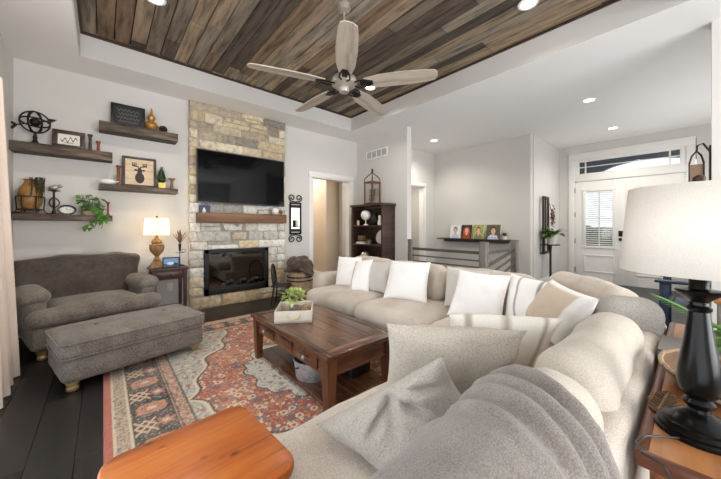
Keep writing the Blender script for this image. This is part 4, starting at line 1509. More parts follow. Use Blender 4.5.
# mantel ornaments
b = B().lathe([(0.02, 0), (0.028, 0.02), (0.016, 0.045), (0.006, 0.07), (0.0, 0.075)], seg=14)
tag(build('white_figurine', b, 'ceramic', None, (1.10, 4.70, 1.431)), 'tiny white pointed figurine at one end of the mantel', 'ornament')
b = B().ball((0, 0, 0.055), 0.055, (1, 1, 1))
for k in range(8):
    b.tube([(0.056 * math.cos(k * PI / 4) * math.cos(t), 0.056 * math.sin(k * PI / 4) * math.cos(t), 0.055 + 0.056 * math.sin(t)) for t in np.linspace(-1.5, 1.5, 9)], 0.004, 5)
tag(build('white_orb', b, 'ceramic', None, (2.19, 4.69, 1.431)), 'white ribbed orb ornament at the sconce end of the mantel', 'ornament')
b = B()
for k in range(16):
    b.ball((random.uniform(-.025, .025), random.uniform(-.02, .02), 0.02 + random.uniform(0, 0.05)), 0.018, u=8, v=6)
tag(build('pine_cone', b, 'dry', None, (2.285, 4.69, 1.431)), 'small brown pine cone beside the white orb on the mantel', 'ornament')
b = B().box((0, 0, 0.055), (0.14, 0.05, 0.11), bevel=0.004)
tag(build('blue_box', b, plain('slate_blue', rgb(60, 70, 96), 0.5), None, (1.12, 4.75, 1.431)), 'dark blue box behind the white figurine on the mantel', 'box')

# ------------------------------------------------------------------ lamp table in the corner
sd = thing('side_table', 'dark mahogany side table with drawer between armchair and fireplace', 'side table', (0.65, 4.65, 0), 0)
build('tabletop', B().box((0, 0, 0.675), (0.42, 0.42, 0.028), bevel=0.006), 'cherry', sd)
b = B().box((0, 0, 0.60), (0.36, 0.34, 0.12))
build('apron', b, 'cherry', sd)
dr = build('drawer_front', B().box((0, -0.175, 0.60), (0.28, 0.014, 0.085), bevel=0.004), 'cherry', sd)
build('knob', B().ball((0, -0.193, 0.60), 0.014), 'bronze', dr)
build('bottom_shelf', B().box((0, 0, 0.14), (0.34, 0.34, 0.02), bevel=0.003), 'cherry', sd)
for sx in (-1, 1):
    for sy in (-1, 1):
        build('leg', B().taper((sx * 0.17, sy * 0.165, 0), (0.035, 0.035), (sx * 0.17, sy * 0.165, 0.66), (0.045, 0.045)), 'cherry', sd)

lp = thing('table_lamp', 'lit gold urn table lamp with cream drum shade by the fireplace', 'lamp', (0.525, 4.62, 0.689))
b = B().box((0, 0, 0.02), (0.15, 0.15, 0.04), bevel=0.006)
b.taper((0, 0, 0.04), (0.13, 0.13), (0, 0, 0.09), (0.09, 0.09))
b.lathe([(0.03, 0.09), (0.045, 0.105), (0.03, 0.125), (0.022, 0.15), (0.045, 0.18), (0.075, 0.22), (0.085, 0.265), (0.08, 0.29), (0.086, 0.30), (0.05, 0.315), (0.06, 0.335), (0.05, 0.36), (0.025, 0.385), (0.014, 0.42)], seg=24)
build('urn_base', b, 'lampwood', lp)
b = B().tube([(0, 0, 0.41), (0, 0, 0.655)], 0.005, 8)
b.ball((0, 0, 0.665), 0.012)
b.bar((-0.12, 0, 0.635), (0.12, 0, 0.635), 0.004, 0.004)
b.bar((0, -0.12, 0.635), (0, 0.12, 0.635), 0.004, 0.004)
build('harp', b, 'bronze', lp)
build('bulb', B().ball((0, 0, 0.52), 0.03), emitter('warm_bulb', (1, 0.82, 0.58, 1), 12), lp)
b = B().lathe([(0.142, 0.43), (0.126, 0.645)], seg=40, cap=False)
build('lamp_shade', b, 'litshade', lp)
for zz, en in ((0.50, 2.6), (0.58, 1.4)):
    l = bpy.data.lights.new('lamp_glow', 'POINT')
    l.energy, l.color, l.shadow_soft_size = en, (1.0, 0.86, 0.68), 0.04
    o = bpy.data.objects.new('lamp_glow', l)
    C.objects.link(o)
    o.parent = lp
    o.location = (0.0, 0.05, zz)
frame('digital_photo_frame', 'black photo frame with a blue outdoor picture on the side table', 'photo frame', 0.665, 4.50, 0.689, 0.19, 0.14, blue_scene, 0.014, 'black', R(-8), -12)
vp = thing('feather_vase', 'dried brown plumes in a thin black wire holder by the fireplace stone', 'plant', (0.79, 4.66, 0.689))
b = B()
ring(b, (0, 0, 0.004), 0.045, 0.045, (R(90), 0, 0), 0.004)
b.tube([(0, 0, 0.0), (0, 0, 0.30)], 0.005, 6)
b.tube([(-0.05, 0, 0.18), (0.05, 0, 0.18)], 0.004, 6)
ring(b, (0.045, 0, 0.205), 0.022, 0.022, (0, 0, 0), 0.003)
b.lathe([(0.012, 0.2), (0.02, 0.3), (0.018, 0.3)], seg=10)
build('wire_holder', b, 'iron', vp)
b = B()
for k in range(7):
    a_ = -0.5 + k * 0.17
    b.leaf((0, random.uniform(-.01, .01), 0.29), (math.sin(a_), random.uniform(-.2, .2), math.cos(a_)), random.uniform(0.16, 0.24), 0.035, 0.05, 0.2, 5)
build('plumes', b, 'dry', vp)
b = B().box((0, 0, 0), (0.075, 0.008, 0.12), bevel=0.003)
for z in (-0.028, 0.028):
    b.box((0, -0.005, z), (0.03, 0.006, 0.036), bevel=0.003)
tag(build('wall_outlet', b, 'white', None, (0.71, 4.916, 0.37)), 'white power outlet low on the wall under the side table', 'outlet')

# ------------------------------------------------------------------ sconce, doorway corner, basket, child chair
sn = thing('wall_sconce', 'tall black iron scroll candle sconce with mirror right of the fireplace', 'sconce', (2.685, 4.90, 1.38))
b = B()
for s_ in (-1, 1):
    b.bar((s_ * 0.105, 0, -0.29), (s_ * 0.105, 0, 0.29), 0.028, 0.02)
    b.bar((-0.12, 0, s_ * 0.28), (0.12, 0, s_ * 0.28), 0.02, 0.03)
    b.box((0, -0.004, s_ * 0.22), (0.18, 0.012, 0.05))
    for q in (-1, 1):
        pts = []
        for k in range(30):
            t = k / 29
            r_ = 0.068 * (1 - 0.70 * t)
            a_ = -PI / 2 + t * 2.6 * PI
            pts.append((q * (0.07 + r_ * math.cos(a_) * 1.0), 0, s_ * (0.36 + r_ * math.sin(a_) + 0.02)))
        b.tube([(0, 0, s_ * 0.29), (q * 0.02, 0, s_ * 0.31)] + pts, 0.010, 6)
build('frame', b, 'iron', sn)
build('mirror', B().span((-0.095, 0.0, -0.2), (0.095, 0.006, 0.2)), 'mirror', sn)
b = B().box((0, -0.05, -0.16), (0.1, 0.09, 0.012), bevel=0.003)
build('tray', b, 'iron', sn)
build('candle', B().lathe([(0.028, 0), (0.028, 0.12), (0.0, 0.118)], (0, -0.05, -0.154), 16), plain('ivory_wax', rgb(228, 216, 190), 0.5), sn)

bk = thing('wicker_basket', 'tall barrel-shaped wicker basket at the wall between fireplace and sofa', 'basket', (2.52, 4.45, 0))
prof = [(0.15, 0), (0.17, 0.02)] + [(0.17 + 0.045 * math.sin(PI * (0.12 + 0.8 * k / 14)) + 0.004 * (k % 2), 0.03 + 0.42 * k / 14) for k in range(15)] + [(0.19, 0.47), (0.175, 0.47), (0.16, 0.40), (0.0, 0.38)]
build('body', B().lathe(prof, seg=36), 'wicker', bk)
b = B()
for z in (0.12, 0.33, 0.39):
    ring(b, (0, 0, z), 0.217, 0.217, (R(90), 0, 0), 0.010)
build('band', b, 'bronze', bk)
nb = 48
tt, aa = np.meshgrid(np.linspace(0, 1, 30), np.linspace(0, 2 * PI, nb), indexing='ij')
rad_ = np.clip(0.235 * np.sin(np.minimum(tt * 1.15, 1) * PI / 2), 0, 1) * (0.86 + 0.1 * np.sin(aa * 5 + 1) + 0.06 * np.sin(aa * 9)) + 0.03 * np.sin(tt * 12 + aa * 3) * tt
zz_ = 0.68 - 0.19 * tt ** 2.4 + 0.05 * np.sin(aa * 3 + 2) * tt + 0.03 * np.sin(aa * 2 + tt * 8)
o = grid_mesh('knit_throw', np.stack([rad_ * np.cos(aa), rad_ * np.sin(aa), zz_], -1), None, 'knit', loc=(2.52, 4.45, 0.0))
md = o.modifiers.new('thick', 'SOLIDIFY')
md.thickness = 0.018
tag(o, 'dark brown chunky knit throw heaped on top of the wicker basket', 'blanket')

ch = thing('child_chair', 'small dark bow-back spindle chair in front of the fireplace stone edge', 'chair', (2.15, 4.38, 0), R(50))
build('seat', B().rblock((0, 0, 0.29), (0.28, 0.27, 0.03), 0.014, 8), 'black', ch)
b = B()
bow = [(0.125 * math.cos(PI * k / 16) * (1.0 if 1 else 0), 0.12 + 0.02 * math.sin(PI * k / 16), 0.31 + 0.12 + 0.20 * math.sin(PI * k / 16)) for k in range(17)]
b.tube([(0.115, 0.10, 0.30)] + bow + [(-0.115, 0.10, 0.30)], 0.009, 8)
bk_ = build('back_bow', b, 'black', ch)
for k in range(5):
    x = -0.08 + 0.04 * k
    build('spindle', B().tube([(x * 0.9, 0.105, 0.30), (x, 0.137, 0.43 + 0.20 * math.sqrt(1 - (x / 0.125) ** 2))], 0.005, 6), 'black', ch)
for sx in (-1, 1):
    for sy in (-1, 1):
        build('leg', B().tube([(sx * 0.13, sy * 0.125, 0.0), (sx * 0.10, sy * 0.095, 0.28)], 0.010, 8, 0.013), 'black', ch)
b = B()
for sx in (-1, 1):
    b.tube([(sx * 0.12, -0.11, 0.12), (sx * 0.12, 0.11, 0.12)], 0.007, 6)
b.tube([(-0.12, 0, 0.12), (0.12, 0, 0.12)], 0.007, 6)
build('stretcher', b, 'black', ch)

# ------------------------------------------------------------------ vent, bookcase, lantern
vn = thing('wall_vent_grille', 'white slotted air vent high on the wall above the bookcase', 'vent', (4.198, 4.30, 2.71))
b = B()
for a, e in (((-0.31, -0.09), (0.31, -0.065)), ((-0.31, 0.065), (0.31, 0.09)), ((-0.31, -0.065), (-0.285, 0.065)), ((0.285, -0.065), (0.31, 0.065))):
    b.span((-0.014, a[0], a[1]), (0, e[0], e[1]), 0.002)
for y in (-0.143, 0, 0.143):
    b.span((-0.012, y - 0.008, -0.065), (0, y + 0.008, 0.065))
build('frame', b, 'white', vn)
b = B()
for k in range(9):
    b.box((-0.005, 0, -0.058 + k * 0.0145), (0.010, 0.57, 0.002), rot=(0, R(35), 0))
build('louvre', b, 'white', vn)
build('backing', B().span((-0.002, -0.29, -0.068), (0, 0.29, 0.068)), plain('duct_grey', rgb(110, 108, 106), 0.8), vn)

bc = thing('bookcase', 'tall dark wood bookcase filled with ornaments against the vent wall', 'bookcase', (4.02, 4.24, 0))
b = B()
hw = 0.44
build('top', B().box((0, 0, 1.645), (0.37, 2 * hw + 0.07, 0.045), bevel=0.008), 'darkwood', bc)
for s_ in (-1, 1):
    b = B().box((0.01, s_ * (hw - 0.013), 0.82), (0.30, 0.024, 1.6))
    for x in (-0.145, 0.155):
        b.box((x, s_ * (hw - 0.012), 0.82), (0.04, 0.044, 1.6), bevel=0.003)
    for z in (0.06, 0.50, 0.88, 1.25, 1.58):
        b.box((0, s_ * (hw - 0.006), z), (0.29, 0.034, 0.06))
    build('side_panel', b, 'darkwood', bc)
for z in (0.08, 0.49, 0.87, 1.24):
    build('shelf', B().box((0, 0, z), (0.32, 2 * hw - 0.03, 0.026), bevel=0.003), 'darkwood', bc)
build('back_panel', B().box((0.155, 0, 0.82), (0.012, 2 * hw - 0.04, 1.58)), 'darkwood', bc)


def on(name, b, mat, y, z, label, cat, x=3.97, group='ornaments in the bookcase'):
    return tag(build(name, b, mat, None, (x, y, z)), label, cat, group)


S1, S2, S3 = 1.254, 0.884, 0.504
on('globe', B().ball((0, 0, 0.20), 0.10).lathe([(0.05, 0), (0.05, 0.01), (0.012, 0.03), (0.012, 0.11)], seg=16), 'ceramic', 4.33, S1, 'white globe on a thin stand in the bookcase top bay', 'globe', 3.93)
on('dark_vase', B().lathe([(0.05, 0), (0.09, 0.05), (0.095, 0.11), (0.05, 0.18), (0.035, 0.22), (0.042, 0.24)], seg=22), 'iron', 4.10, S1, 'round black vase beside the white globe', 'vase')
on('white_figure', B().lathe([(0.035, 0), (0.045, 0.03), (0.03, 0.09), (0.022, 0.12), (0.03, 0.15), (0.018, 0.185), (0.0, 0.19)], seg=16), 'ceramic', 3.93, S1, 'white figurine at the open end of the bookcase top bay', 'figurine', 3.92)
on('pillar_candle', B().lathe([(0.028, 0), (0.028, 0.10), (0.0, 0.098)], seg=14), plain('candle_tan', rgb(206, 176, 140), 0.6), 4.55, S1, 'short tan candle beside the white globe', 'candle', 3.92)
on('wooden_box', B().box((0, 0, 0.05), (0.12, 0.12, 0.10), bevel=0.005), 'mantel', 4.46, S2 + 0.062, 'small tan wooden box sitting on books in the bookcase', 'box', 3.94)
b = B().span((-0.07, -0.10, 0), (0.07, 0.10, 0.02))
tag(build('book', b, 'ceramic', None, (3.94, 4.46, S2)), 'lower of two pale books under the wooden box', 'book', 'books in the bookcase')
b = B().span((-0.065, -0.095, 0), (0.065, 0.095, 0.02))
tag(build('book', b, 'crate', None, (3.94, 4.455, S2 + 0.021)), 'upper of two pale books under the wooden box', 'book', 'books in the bookcase')
b = B()
for k in range(60):
    a_ = random.uniform(0, 2 * PI)
    b.leaf((0, 0, 0.06), (math.cos(a_), math.sin(a_), random.uniform(0.2, 1.4)), random.uniform(0.09, 0.16), 0.03, 0.5, 0.1, 3)
fpot = thing('bookcase_plant', 'dark green leafy plant in the bookcase middle bay', 'plant', (3.93, 4.24, S2))
build('foliage', b, 'leaf', fpot)
build('pot', B().lathe([(0.035, 0), (0.05, 0.08), (0.04, 0.08), (0.0, 0.07)], seg=16), 'pot_grey', fpot)
b = B().lathe([(0.0, 0), (0.10, 0.004), (0.135, 0.02), (0.135, 0.028), (0.0, 0.014)], seg=28)
bmesh.ops.transform(b.bm, matrix=Matrix.Translation((0.05, 0, 0.14)) @ Matrix.Rotation(R(-78), 4, 'Y'), verts=b.bm.verts)
on('plate', b, 'ceramic', 4.02, S2, 'white round plate propped behind the bookcase plant', 'plate', 4.02)
on('silver_orb', B().ball((0, 0, 0.13), 0.10).lathe([(0.06, 0), (0.055, 0.02), (0.02, 0.05)], seg=16), 'pewter', 4.36, S3, 'silver gazing globe on a foot in the lower bookcase bay', 'globe', 3.94)
on('red_vase', B().lathe([(0.035, 0), (0.06, 0.06), (0.05, 0.13), (0.025, 0.18), (0.03, 0.2)], seg=18), plain('oxblood', rgb(110, 40, 36), 0.4, var=0.2), 4.0, S3, 'dark red vase in the lower bookcase bay', 'vase')

ln = thing('terrarium_lantern', 'tall arched wood and iron lantern with greenery on top of the bookcase', 'lantern', (4.0, 4.22, 1.669))
b = B().box((0, 0, 0.015), (0.24, 0.24, 0.03), bevel=0.004)
for sx in (-1, 1):
    for sy in (-1, 1):
        b.box((sx * 0.105, sy * 0.105, 0.22), (0.02, 0.02, 0.40))
b.box((0, 0, 0.425), (0.24, 0.24, 0.03), bevel=0.004)
build('cage', b, 'walnut_z', ln)
b = B()
for sx, sy in ((-1, -1), (1, -1), (1, 1), (-1, 1)):
    b.tube([(sx * 0.11, sy * 0.11, 0.43), (sx * 0.105, sy * 0.105, 0.50), (sx * 0.06, sy * 0.06, 0.56), (sx * 0.02, sy * 0.02, 0.60), (0, 0, 0.66)], 0.009, 6)
b.ball((0, 0, 0.67), 0.022, (1, 1, 1.6))
build('arch', b, 'bronze', ln)
b = B()
for s_ in (-1, 1):
    b.span((-0.097, s_ * 0.105 - 0.001, 0.03), (0.097, s_ * 0.105 + 0.001, 0.41))
    b.span((s_ * 0.105 - 0.001, -0.097, 0.03), (s_ * 0.105 + 0.001, 0.097, 0.41))
build('glass', b, 'glass', ln)
b = B()
for k in range(150):
    a_ = random.uniform(0, 2 * PI)
    z = random.uniform(0.05, 0.28)
    b.leaf((0.02 * math.cos(a_), 0.02 * math.sin(a_), z), (math.cos(a_), math.sin(a_), random.uniform(0.2, 1.6)), random.uniform(0.06, 0.09), 0.028, 0.4, 0.1, 3)
build('greenery', b, 'leaf', ln)

# ------------------------------------------------------------------ stair railing, gallery ledge
rl = thing('stair_railing', 'grey metal and wood stair railing behind the long run of the sofa', 'railing', (4.25, 2.08, 0))
for x, y, wd, tz in ((0, 0, 0.10, 0.985), (0, 1.37, 0.08, 0.985), (1.13, 0.0, 0.10, 0.985)):
    b = B().box((x, y, tz / 2), (wd, wd, tz), bevel=0.004)
    b.box((x, y, tz + 0.006), (wd + 0.012, wd + 0.012, 0.012), bevel=0.003)
    build('post', b, 'greywood', rl)
for z in (0.83, 0.71, 0.61, 0.50, 0.39, 0.28, 0.17):
    build('rail', B().bar((0, 0.05, z), (0, 1.34, z), 0.03, 0.045 if z > 0.8 else 0.022), 'steel', rl)
build('rail', B().bar((0.05, 0, 0.83), (1.08, 0, 0.83), 0.03, 0.045), 'steel', rl)
for k in range(5):
    x0, z0 = 0.05 + 0.2 * max(0, k - 0.01), 0.62 - 0.11 * k
    build('sloped_rail', B().bar((x0, 0, z0), (1.08, 0, z0 + 0.19), 0.03, 0.045 if k == 0 else 0.022), 'steel', rl)

lg = thing('picture_ledge', 'long dark wood picture ledge on the wall behind the railing', 'shelf', (6.25, 3.31, 0.94))
build('top', B().box((0, 0, 0.005), (0.26, 1.72, 0.028), bevel=0.004), 'darkwood', lg)
build('apron', B().box((0.03, -0.02, -0.035), (0.19, 1.44, 0.05), bevel=0.004), 'darkwood', lg)


def portrait(bgc, hair, skin, shirt, long_hair=False, spots=None, check=None):
    def fn(u, v):
        c = np.tile(np.array(bgc), u.shape + (1,)).astype(float)
        if spots is not None:
            c[cells(u * 3 + 5, v * 3 + 5, 7)[0] < 0.33] = spots
        if long_hair:
            c[np.hypot(u / 0.62, (v + 0.05) / 0.72) < 1] = hair
        c[np.hypot(u / 0.78, (v + 1.05) / 0.72) < 1] = shirt
        if check is not None:
            k = (np.hypot(u / 0.78, (v + 1.05) / 0.72) < 1) & ((np.sin(u * 16) > 0.5) | (np.sin(v * 18) > 0.5))
            c[k] = check
        c[np.hypot(u / 0.17, (v + 0.28) / 0.28) < 1] = skin
        if not long_hair:
            c[np.hypot(u / 0.37, (v - 0.26) / 0.46) < 1] = hair
        c[np.hypot(u / 0.31, (v - 0.13) / 0.40) < 1] = skin
        for s_ in (-1, 1):
            c[np.hypot((u - s_ * 0.12) / 0.045, (v - 0.18) / 0.035) < 1] = hair * 0.5
        c[np.hypot(u / 0.1, (v + 0.1) / 0.025) < 1] = skin * 0.55
        return c
    return fn


def canvas(y, wd, ht, fn, label):
    t = thing('canvas_portrait', label, 'picture', (6.25, y, 0.96), R(-90), 'portraits on the dark ledge')
    mt = Matrix.Rotation(R(-8), 4, 'X')
    b = B().span((-wd / 2, 0, 0), (wd / 2, 0.025, ht))
    bmesh.ops.transform(b.bm, matrix=mt, verts=b.bm.verts)
    build('canvas', b, 'ceramic', t)
    u, v = np.meshgrid(np.linspace(-1, 1, 60), np.linspace(-1, 1, 60))
    Z = (v + 1) / 2 * ht
    P = np.stack([u * wd / 2, -0.002 - Z * math.sin(R(-8)), Z * math.cos(R(-8))], -1)
    grid_mesh('picture', P, fn(u, v), 'col', t)


SK = L3(222, 178, 150)
canvas(3.755, 0.27, 0.31, portrait(L3(226, 226, 226), L3(60, 46, 38), SK, L3(176, 200, 220)), 'canvas portrait of a person in a pale blue shirt on white')
canvas(3.47, 0.26, 0.31, portrait(L3(58, 34, 26), L3(190, 84, 40), SK, L3(156, 60, 34), True), 'canvas portrait of a person with long red hair on dark ground')
canvas(3.19, 0.25, 0.31, portrait(L3(142, 146, 84), L3(112, 84, 52), SK, L3(126, 124, 104), False, L3(196, 196, 116)), 'canvas portrait of a person in an olive top before green foliage')
canvas(2.86, 0.30, 0.31, portrait(L3(84, 80, 62), L3(72, 54, 40), SK, L3(150, 170, 206), False, L3(112, 104, 74), L3(218, 224, 236)), 'canvas portrait of a person in a blue checked shirt, nearest the little plant')
t = thing('ledge_plant', 'tiny green plant in a white pot at the end of the ledge', 'plant', (6.24, 2.61, 0.96))
build('pot', B().lathe([(0.035, 0), (0.045, 0.07), (0.035, 0.07), (0, 0.06)], seg=16), 'ceramic', t)
b = B()
for k in range(40):
    a_ = random.uniform(0, 2 * PI)
    b.leaf((0, 0, 0.07), (math.cos(a_), math.sin(a_), random.uniform(0.3, 2)), random.uniform(0.08, 0.13), 0.03, 0.3, 0.1, 3)
build('foliage', b, 'leaf', t)

# study seen through the far doorway
t = thing('study_console', 'narrow pale console with dark top in the room behind the far doorway', 'console table', (5.5, 5.45, 0))
build('top', B().box((0, 0, 0.86), (1.3, 0.26, 0.035), bevel=0.004), 'darkwood', t)
build('cabinet', B().box((0, 0.01, 0.42), (1.2, 0.22, 0.84), bevel=0.004), plain('pale_blue_grey', rgb(182, 194, 200), 0.6), t)
frame('leaning_picture', 'small dark framed landscape leaning on the console in the far room', 'picture', 5.52, 5.42, 0.878, 0.26, 0.30, blue_scene, 0.03)

# ------------------------------------------------------------------ plant stand by the entry
ps = thing('plant_stand', 'dark wood frame plant stand on a pole in the entry corner', 'plant stand', (7.0, 2.0, 0))
b = B()
for x in (-0.15, 0.15):
    b.span((x - 0.028, 0.07, 0.66), (x + 0.028, 0.10, 1.86), 0.003)
for z in (0.66, 0.98, 1.80):
    b.span((-0.15, 0.07, z), (0.15, 0.10, z + 0.06), 0.003)
b.span((-0.02, 0.075, 0.98), (0.02, 0.095, 1.80))
build('back_frame', b, 'bronze', ps)
build('shelf', B().lathe([(0.17, 0), (0.17, 0.022)], (0, 0, 0.84), 28), 'darkwood', ps)
b = B().lathe([(0.16, 0), (0.16, 0.015), (0.03, 0.03), (0.022, 0.1), (0.02, 0.7), (0.03, 0.84)], seg=18)
build('pole', b, 'bronze', ps)
pp = thing('peace_lily', 'glossy broad-leaved plant in a white pot on the plant stand', 'plant', (7.0, 1.98, 0.863))
build('pot', B().lathe([(0.07, 0), (0.09, 0.10), (0.10, 0.16), (0.09, 0.16), (0.0, 0.14)], seg=22), 'ceramic', pp)
b = B()
for k in range(26):
    a_ = random.uniform(0, 2 * PI)
    b.leaf((0, 0, 0.15), (math.cos(a_), math.sin(a_) * 0.4 - 0.1, random.uniform(0.3, 1.1)), random.uniform(0.32, 0.5), random.uniform(0.08, 0.11), 0.5, 0.15, 6)
build('foliage', b, 'leaf', pp)
b = B()
for k in range(90):
    b.leaf((0.2 + random.gauss(0, 0.035), 0.03 + random.gauss(0, 0.015), 1.45 + random.gauss(0, 0.10)), (random.uniform(-1, 1), random.uniform(-1, 0), random.uniform(-1, 0.4)), 0.06, 0.03, 0.3, 0.2, 3)
b.tube([(0.15, 0.06, 1.72), (0.2, 0.03, 1.5)], 0.006, 5)
tag(build('dried_bunch', b, 'dry', None, (7.0, 2.0, 0)), 'brown dried flower bunch hanging on the plant stand frame', 'dried flowers')

# ------------------------------------------------------------------ things round the front door
sl = thing('wall_lantern', 'bronze arched wall lantern with brown glass mounted beside the front doors', 'wall lamp', (4.21, 0.0, 1.60))
b = B().box((0, -0.082, 0.2), (0.08, 0.014, 0.34), bevel=0.004)
b.tube([(0, -0.08, 0.32), (0, -0.04, 0.40), (0, -0.005, 0.385), (0, 0, 0.33)], 0.008, 8)
b.box((0, 0, 0.0), (0.1, 0.1, 0.016), bevel=0.003)
for sx in (-1, 1):
    for sy in (-1, 1):
        b.tube([(sx * 0.045, sy * 0.045, 0), (sx * 0.045, sy * 0.045, 0.22), (sx * 0.03, sy * 0.03, 0.29), (0, 0, 0.335)], 0.006, 6)
build('frame', b, 'bronze', sl)
build('shade', B().box((0, 0, 0.11), (0.076, 0.076, 0.19)), plain('amber_brown_glass', rgb(132, 104, 78), 0.35, var=0.2), sl)

nc = thing('navy_armchair', 'navy blue wooden armchair with pale striped cushion in the entry', 'chair', (4.80, -0.03, 0), R(180))
NW = 0.58
for s_ in (-1, 1):
    build('arm', B().box((s_ * 0.29, -0.02, 0.64), (0.10, 0.62, 0.028), bevel=0.008), 'navy', nc)
    build('leg', B().box((s_ * 0.27, -0.26, 0.315), (0.05, 0.07, 0.63), bevel=0.004), 'navy', nc)
    build('leg', B().bar((s_ * 0.25, 0.30, 0.0), (s_ * 0.25, 0.22, 0.63), 0.05, 0.07), 'navy', nc)
b = B()
for k in range(5):
    b.box((-0.2 + 0.1 * k, 0.30, 0.70), (0.085, 0.024, 0.74), rot=(R(-14), 0, 0), bevel=0.006)
b.box((0, 0.265, 0.5), (0.5, 0.03, 0.07))
build('backrest', b, 'navy', nc)
b = B()
for k in range(5):
    b.box((0, -0.25 + 0.11 * k, 0.40 - 0.012 * k), (0.5, 0.095, 0.024), bevel=0.004)
build('seat', b, 'navy', nc)
tag(build('striped_cushion', B().rblock((0, 0, 0), (0.42, 0.14, 0.36), 0.06, 10, 0.0, rot=(R(-16), 0, 0), lump=0.01), 'bluestripe', None, (4.80, -0.10, 0.61), R(180)), 'pale blue and white cushion on the navy armchair', 'cushion')

# ------------------------------------------------------------------ console table behind the sofa with the big lamp
TZc = 0.70
M['gold_dark'] = plain('carved_bronze', rgb(98, 72, 48), 0.45, 0.4, var=0.4, scale=50)
cn = thing('console_table', 'golden oak console table with dark edge behind the near sofa back', 'console table', (1.64, -0.137, 0))
build('tabletop', B().box((0, 0, TZc - 0.012), (1.38, 0.42, 0.024)), 'oak', cn)
b = B()
for s_ in (-1, 1):
    b.box((s_ * 0.693, 0, TZc - 0.018), (0.03, 0.47, 0.036), bevel=0.010, seg=3)
    b.box((0, s_ * 0.22, TZc - 0.018), (1.40, 0.03, 0.036), bevel=0.010, seg=3)
build('edge_moulding', b, 'oakdark', cn)
b = B()
for s_ in (-1, 1):
    b.box((s_ * 0.655, 0, 0.6), (0.024, 0.38, 0.13), bevel=0.003)
    b.box((0, s_ * 0.19, 0.6), (1.31, 0.024, 0.13), bevel=0.003)
build('apron', b, 'oak', cn)
for sx in (-1, 1):
    for sy in (-1, 1):
        build('leg', B().taper((sx * 0.645, sy * 0.18, 0), (0.04, 0.04), (sx * 0.645, sy * 0.18, 0.664), (0.06, 0.06)), 'oak', cn)
build('bottom_shelf', B().box((0, 0, 0.18), (1.28, 0.36, 0.022), bevel=0.003), 'oak', cn)

bl = thing('big_table_lamp', 'large black turned table lamp with cream drum shade in the near corner', 'lamp', (1.128, -0.004, TZc))
prof = [(0.080, 0), (0.080, 0.008), (0.074, 0.012), (0.075, 0.018), (0.066, 0.024), (0.066, 0.030), (0.052, 0.036), (0.046, 0.044), (0.030, 0.052), (0.021, 0.058), (0.020, 0.066),
        (0.027, 0.073), (0.029, 0.081), (0.024, 0.088), (0.022, 0.091), (0.028, 0.096), (0.035, 0.107), (0.0395, 0.125), (0.0405, 0.142), (0.038, 0.168), (0.032, 0.205), (0.026, 0.245), (0.0215, 0.285), (0.019, 0.308), (0.0225, 0.312), (0.0235, 0.318), (0.018, 0.324), (0.0175, 0.332), (0.024, 0.340),
        (0.040, 0.352), (0.043, 0.358), (0.040, 0.362), (0.020, 0.364), (0.018, 0.368), (0.0175, 0.43), (0.012, 0.44)]
pb = plain('ebony_lacquer', rgb(9, 9, 10), 0.25, var=0.2)
pb.node_tree.nodes['Principled BSDF'].inputs['Specular IOR Level'].default_value = 0.22
build('turned_base', B().lathe(prof, seg=56), pb, bl)
b = B().lathe([(0.152, 0.405), (0.132, 0.622)], seg=64, cap=False)
sh = build('lamp_shade', b, 'shade', bl)
md = sh.modifiers.new('thick', 'SOLIDIFY')
md.thickness = 0.003
b = B().tube([(0, 0, 0.43), (0, 0, 0.625)], 0.004, 8)
for k in range(3):
    a_ = k * 2 * PI / 3
    b.bar((0, 0, 0.612), (0.13 * math.cos(a_), 0.13 * math.sin(a_), 0.612), 0.003, 0.003)
b.ball((0, 0, 0.64), 0.012)
build('harp', b, 'bronze', bl)
build('bulb', B().ball((0, 0, 0.50), 0.028, (1, 1, 1.2)), 'white', bl)
b = B().tube([(-0.07, 0.03, 0.006), (-0.12, 0.085, 0.006), (-0.17, 0.10, 0.008), (-0.215, 0.085, 0.012), (-0.222, 0.05, 0.006), (-0.212, 0.02, -0.06), (-0.206, 0.03, -0.3), (-0.205, 0.02, -0.69)], 0.0026, 8)
build('power_cord', b, 'black', bl)

b = B()
out = [(0.075 * math.cos(2 * PI * k / 36) * (1 + 0.25 * max(0, math.cos(2 * PI * k / 36)) ** 6), 0.032 * math.sin(2 * PI * k / 36) * (1 + 0.1 * math.sin(9 * 2 * PI * k / 36))) for k in range(36)]
b.ring_loft([[(x * q, y * q, z) for x, y in out] for q, z in ((0.9, 0), (1, 0.006), (0.92, 0.011), (0.6, 0.006), (0.1, 0.005))])
b.tube([(-0.07, 0, 0.009), (0.08, 0, 0.010)], 0.003, 6)
for k in range(7):
    for s_ in (-1, 1):
        b.tube([(-0.055 + 0.017 * k, 0, 0.009), (-0.04 + 0.017 * k, s_ * 0.022, 0.010)], 0.0025, 5)
tag(build('leaf_carving', b, 'gold_dark', None, (1.235, 0.064, TZc), R(-6)), 'small carved dark leaf-shaped dish beside the black lamp base', 'dish')
bw = thing('dough_bowl', 'shallow oval wooden dough bowl behind the black lamp', 'bowl', (1.46, -0.02, TZc), R(8))
b = B()
prof = [(0.05, 0.0), (0.085, 0.012), (0.12, 0.04), (0.135, 0.062), (0.128, 0.064), (0.11, 0.044), (0.07, 0.02), (0.0, 0.016)]
b.lathe(prof, (0, 0, 0), 44, 1.25, 0.78)
build('bowl', b, 'mantel', bw)
b = B()
for s_ in (1.0, 0.965):
    b.tube([(1.25 * 0.133 * s_ * math.cos(2 * PI * k / 40), 0.78 * 0.133 * s_ * math.sin(2 * PI * k / 40), 0.064 + 0.003 * math.sin(k * 2.2)) for k in range(41)], 0.005, 6)
build('rim', b, 'wicker', bw)
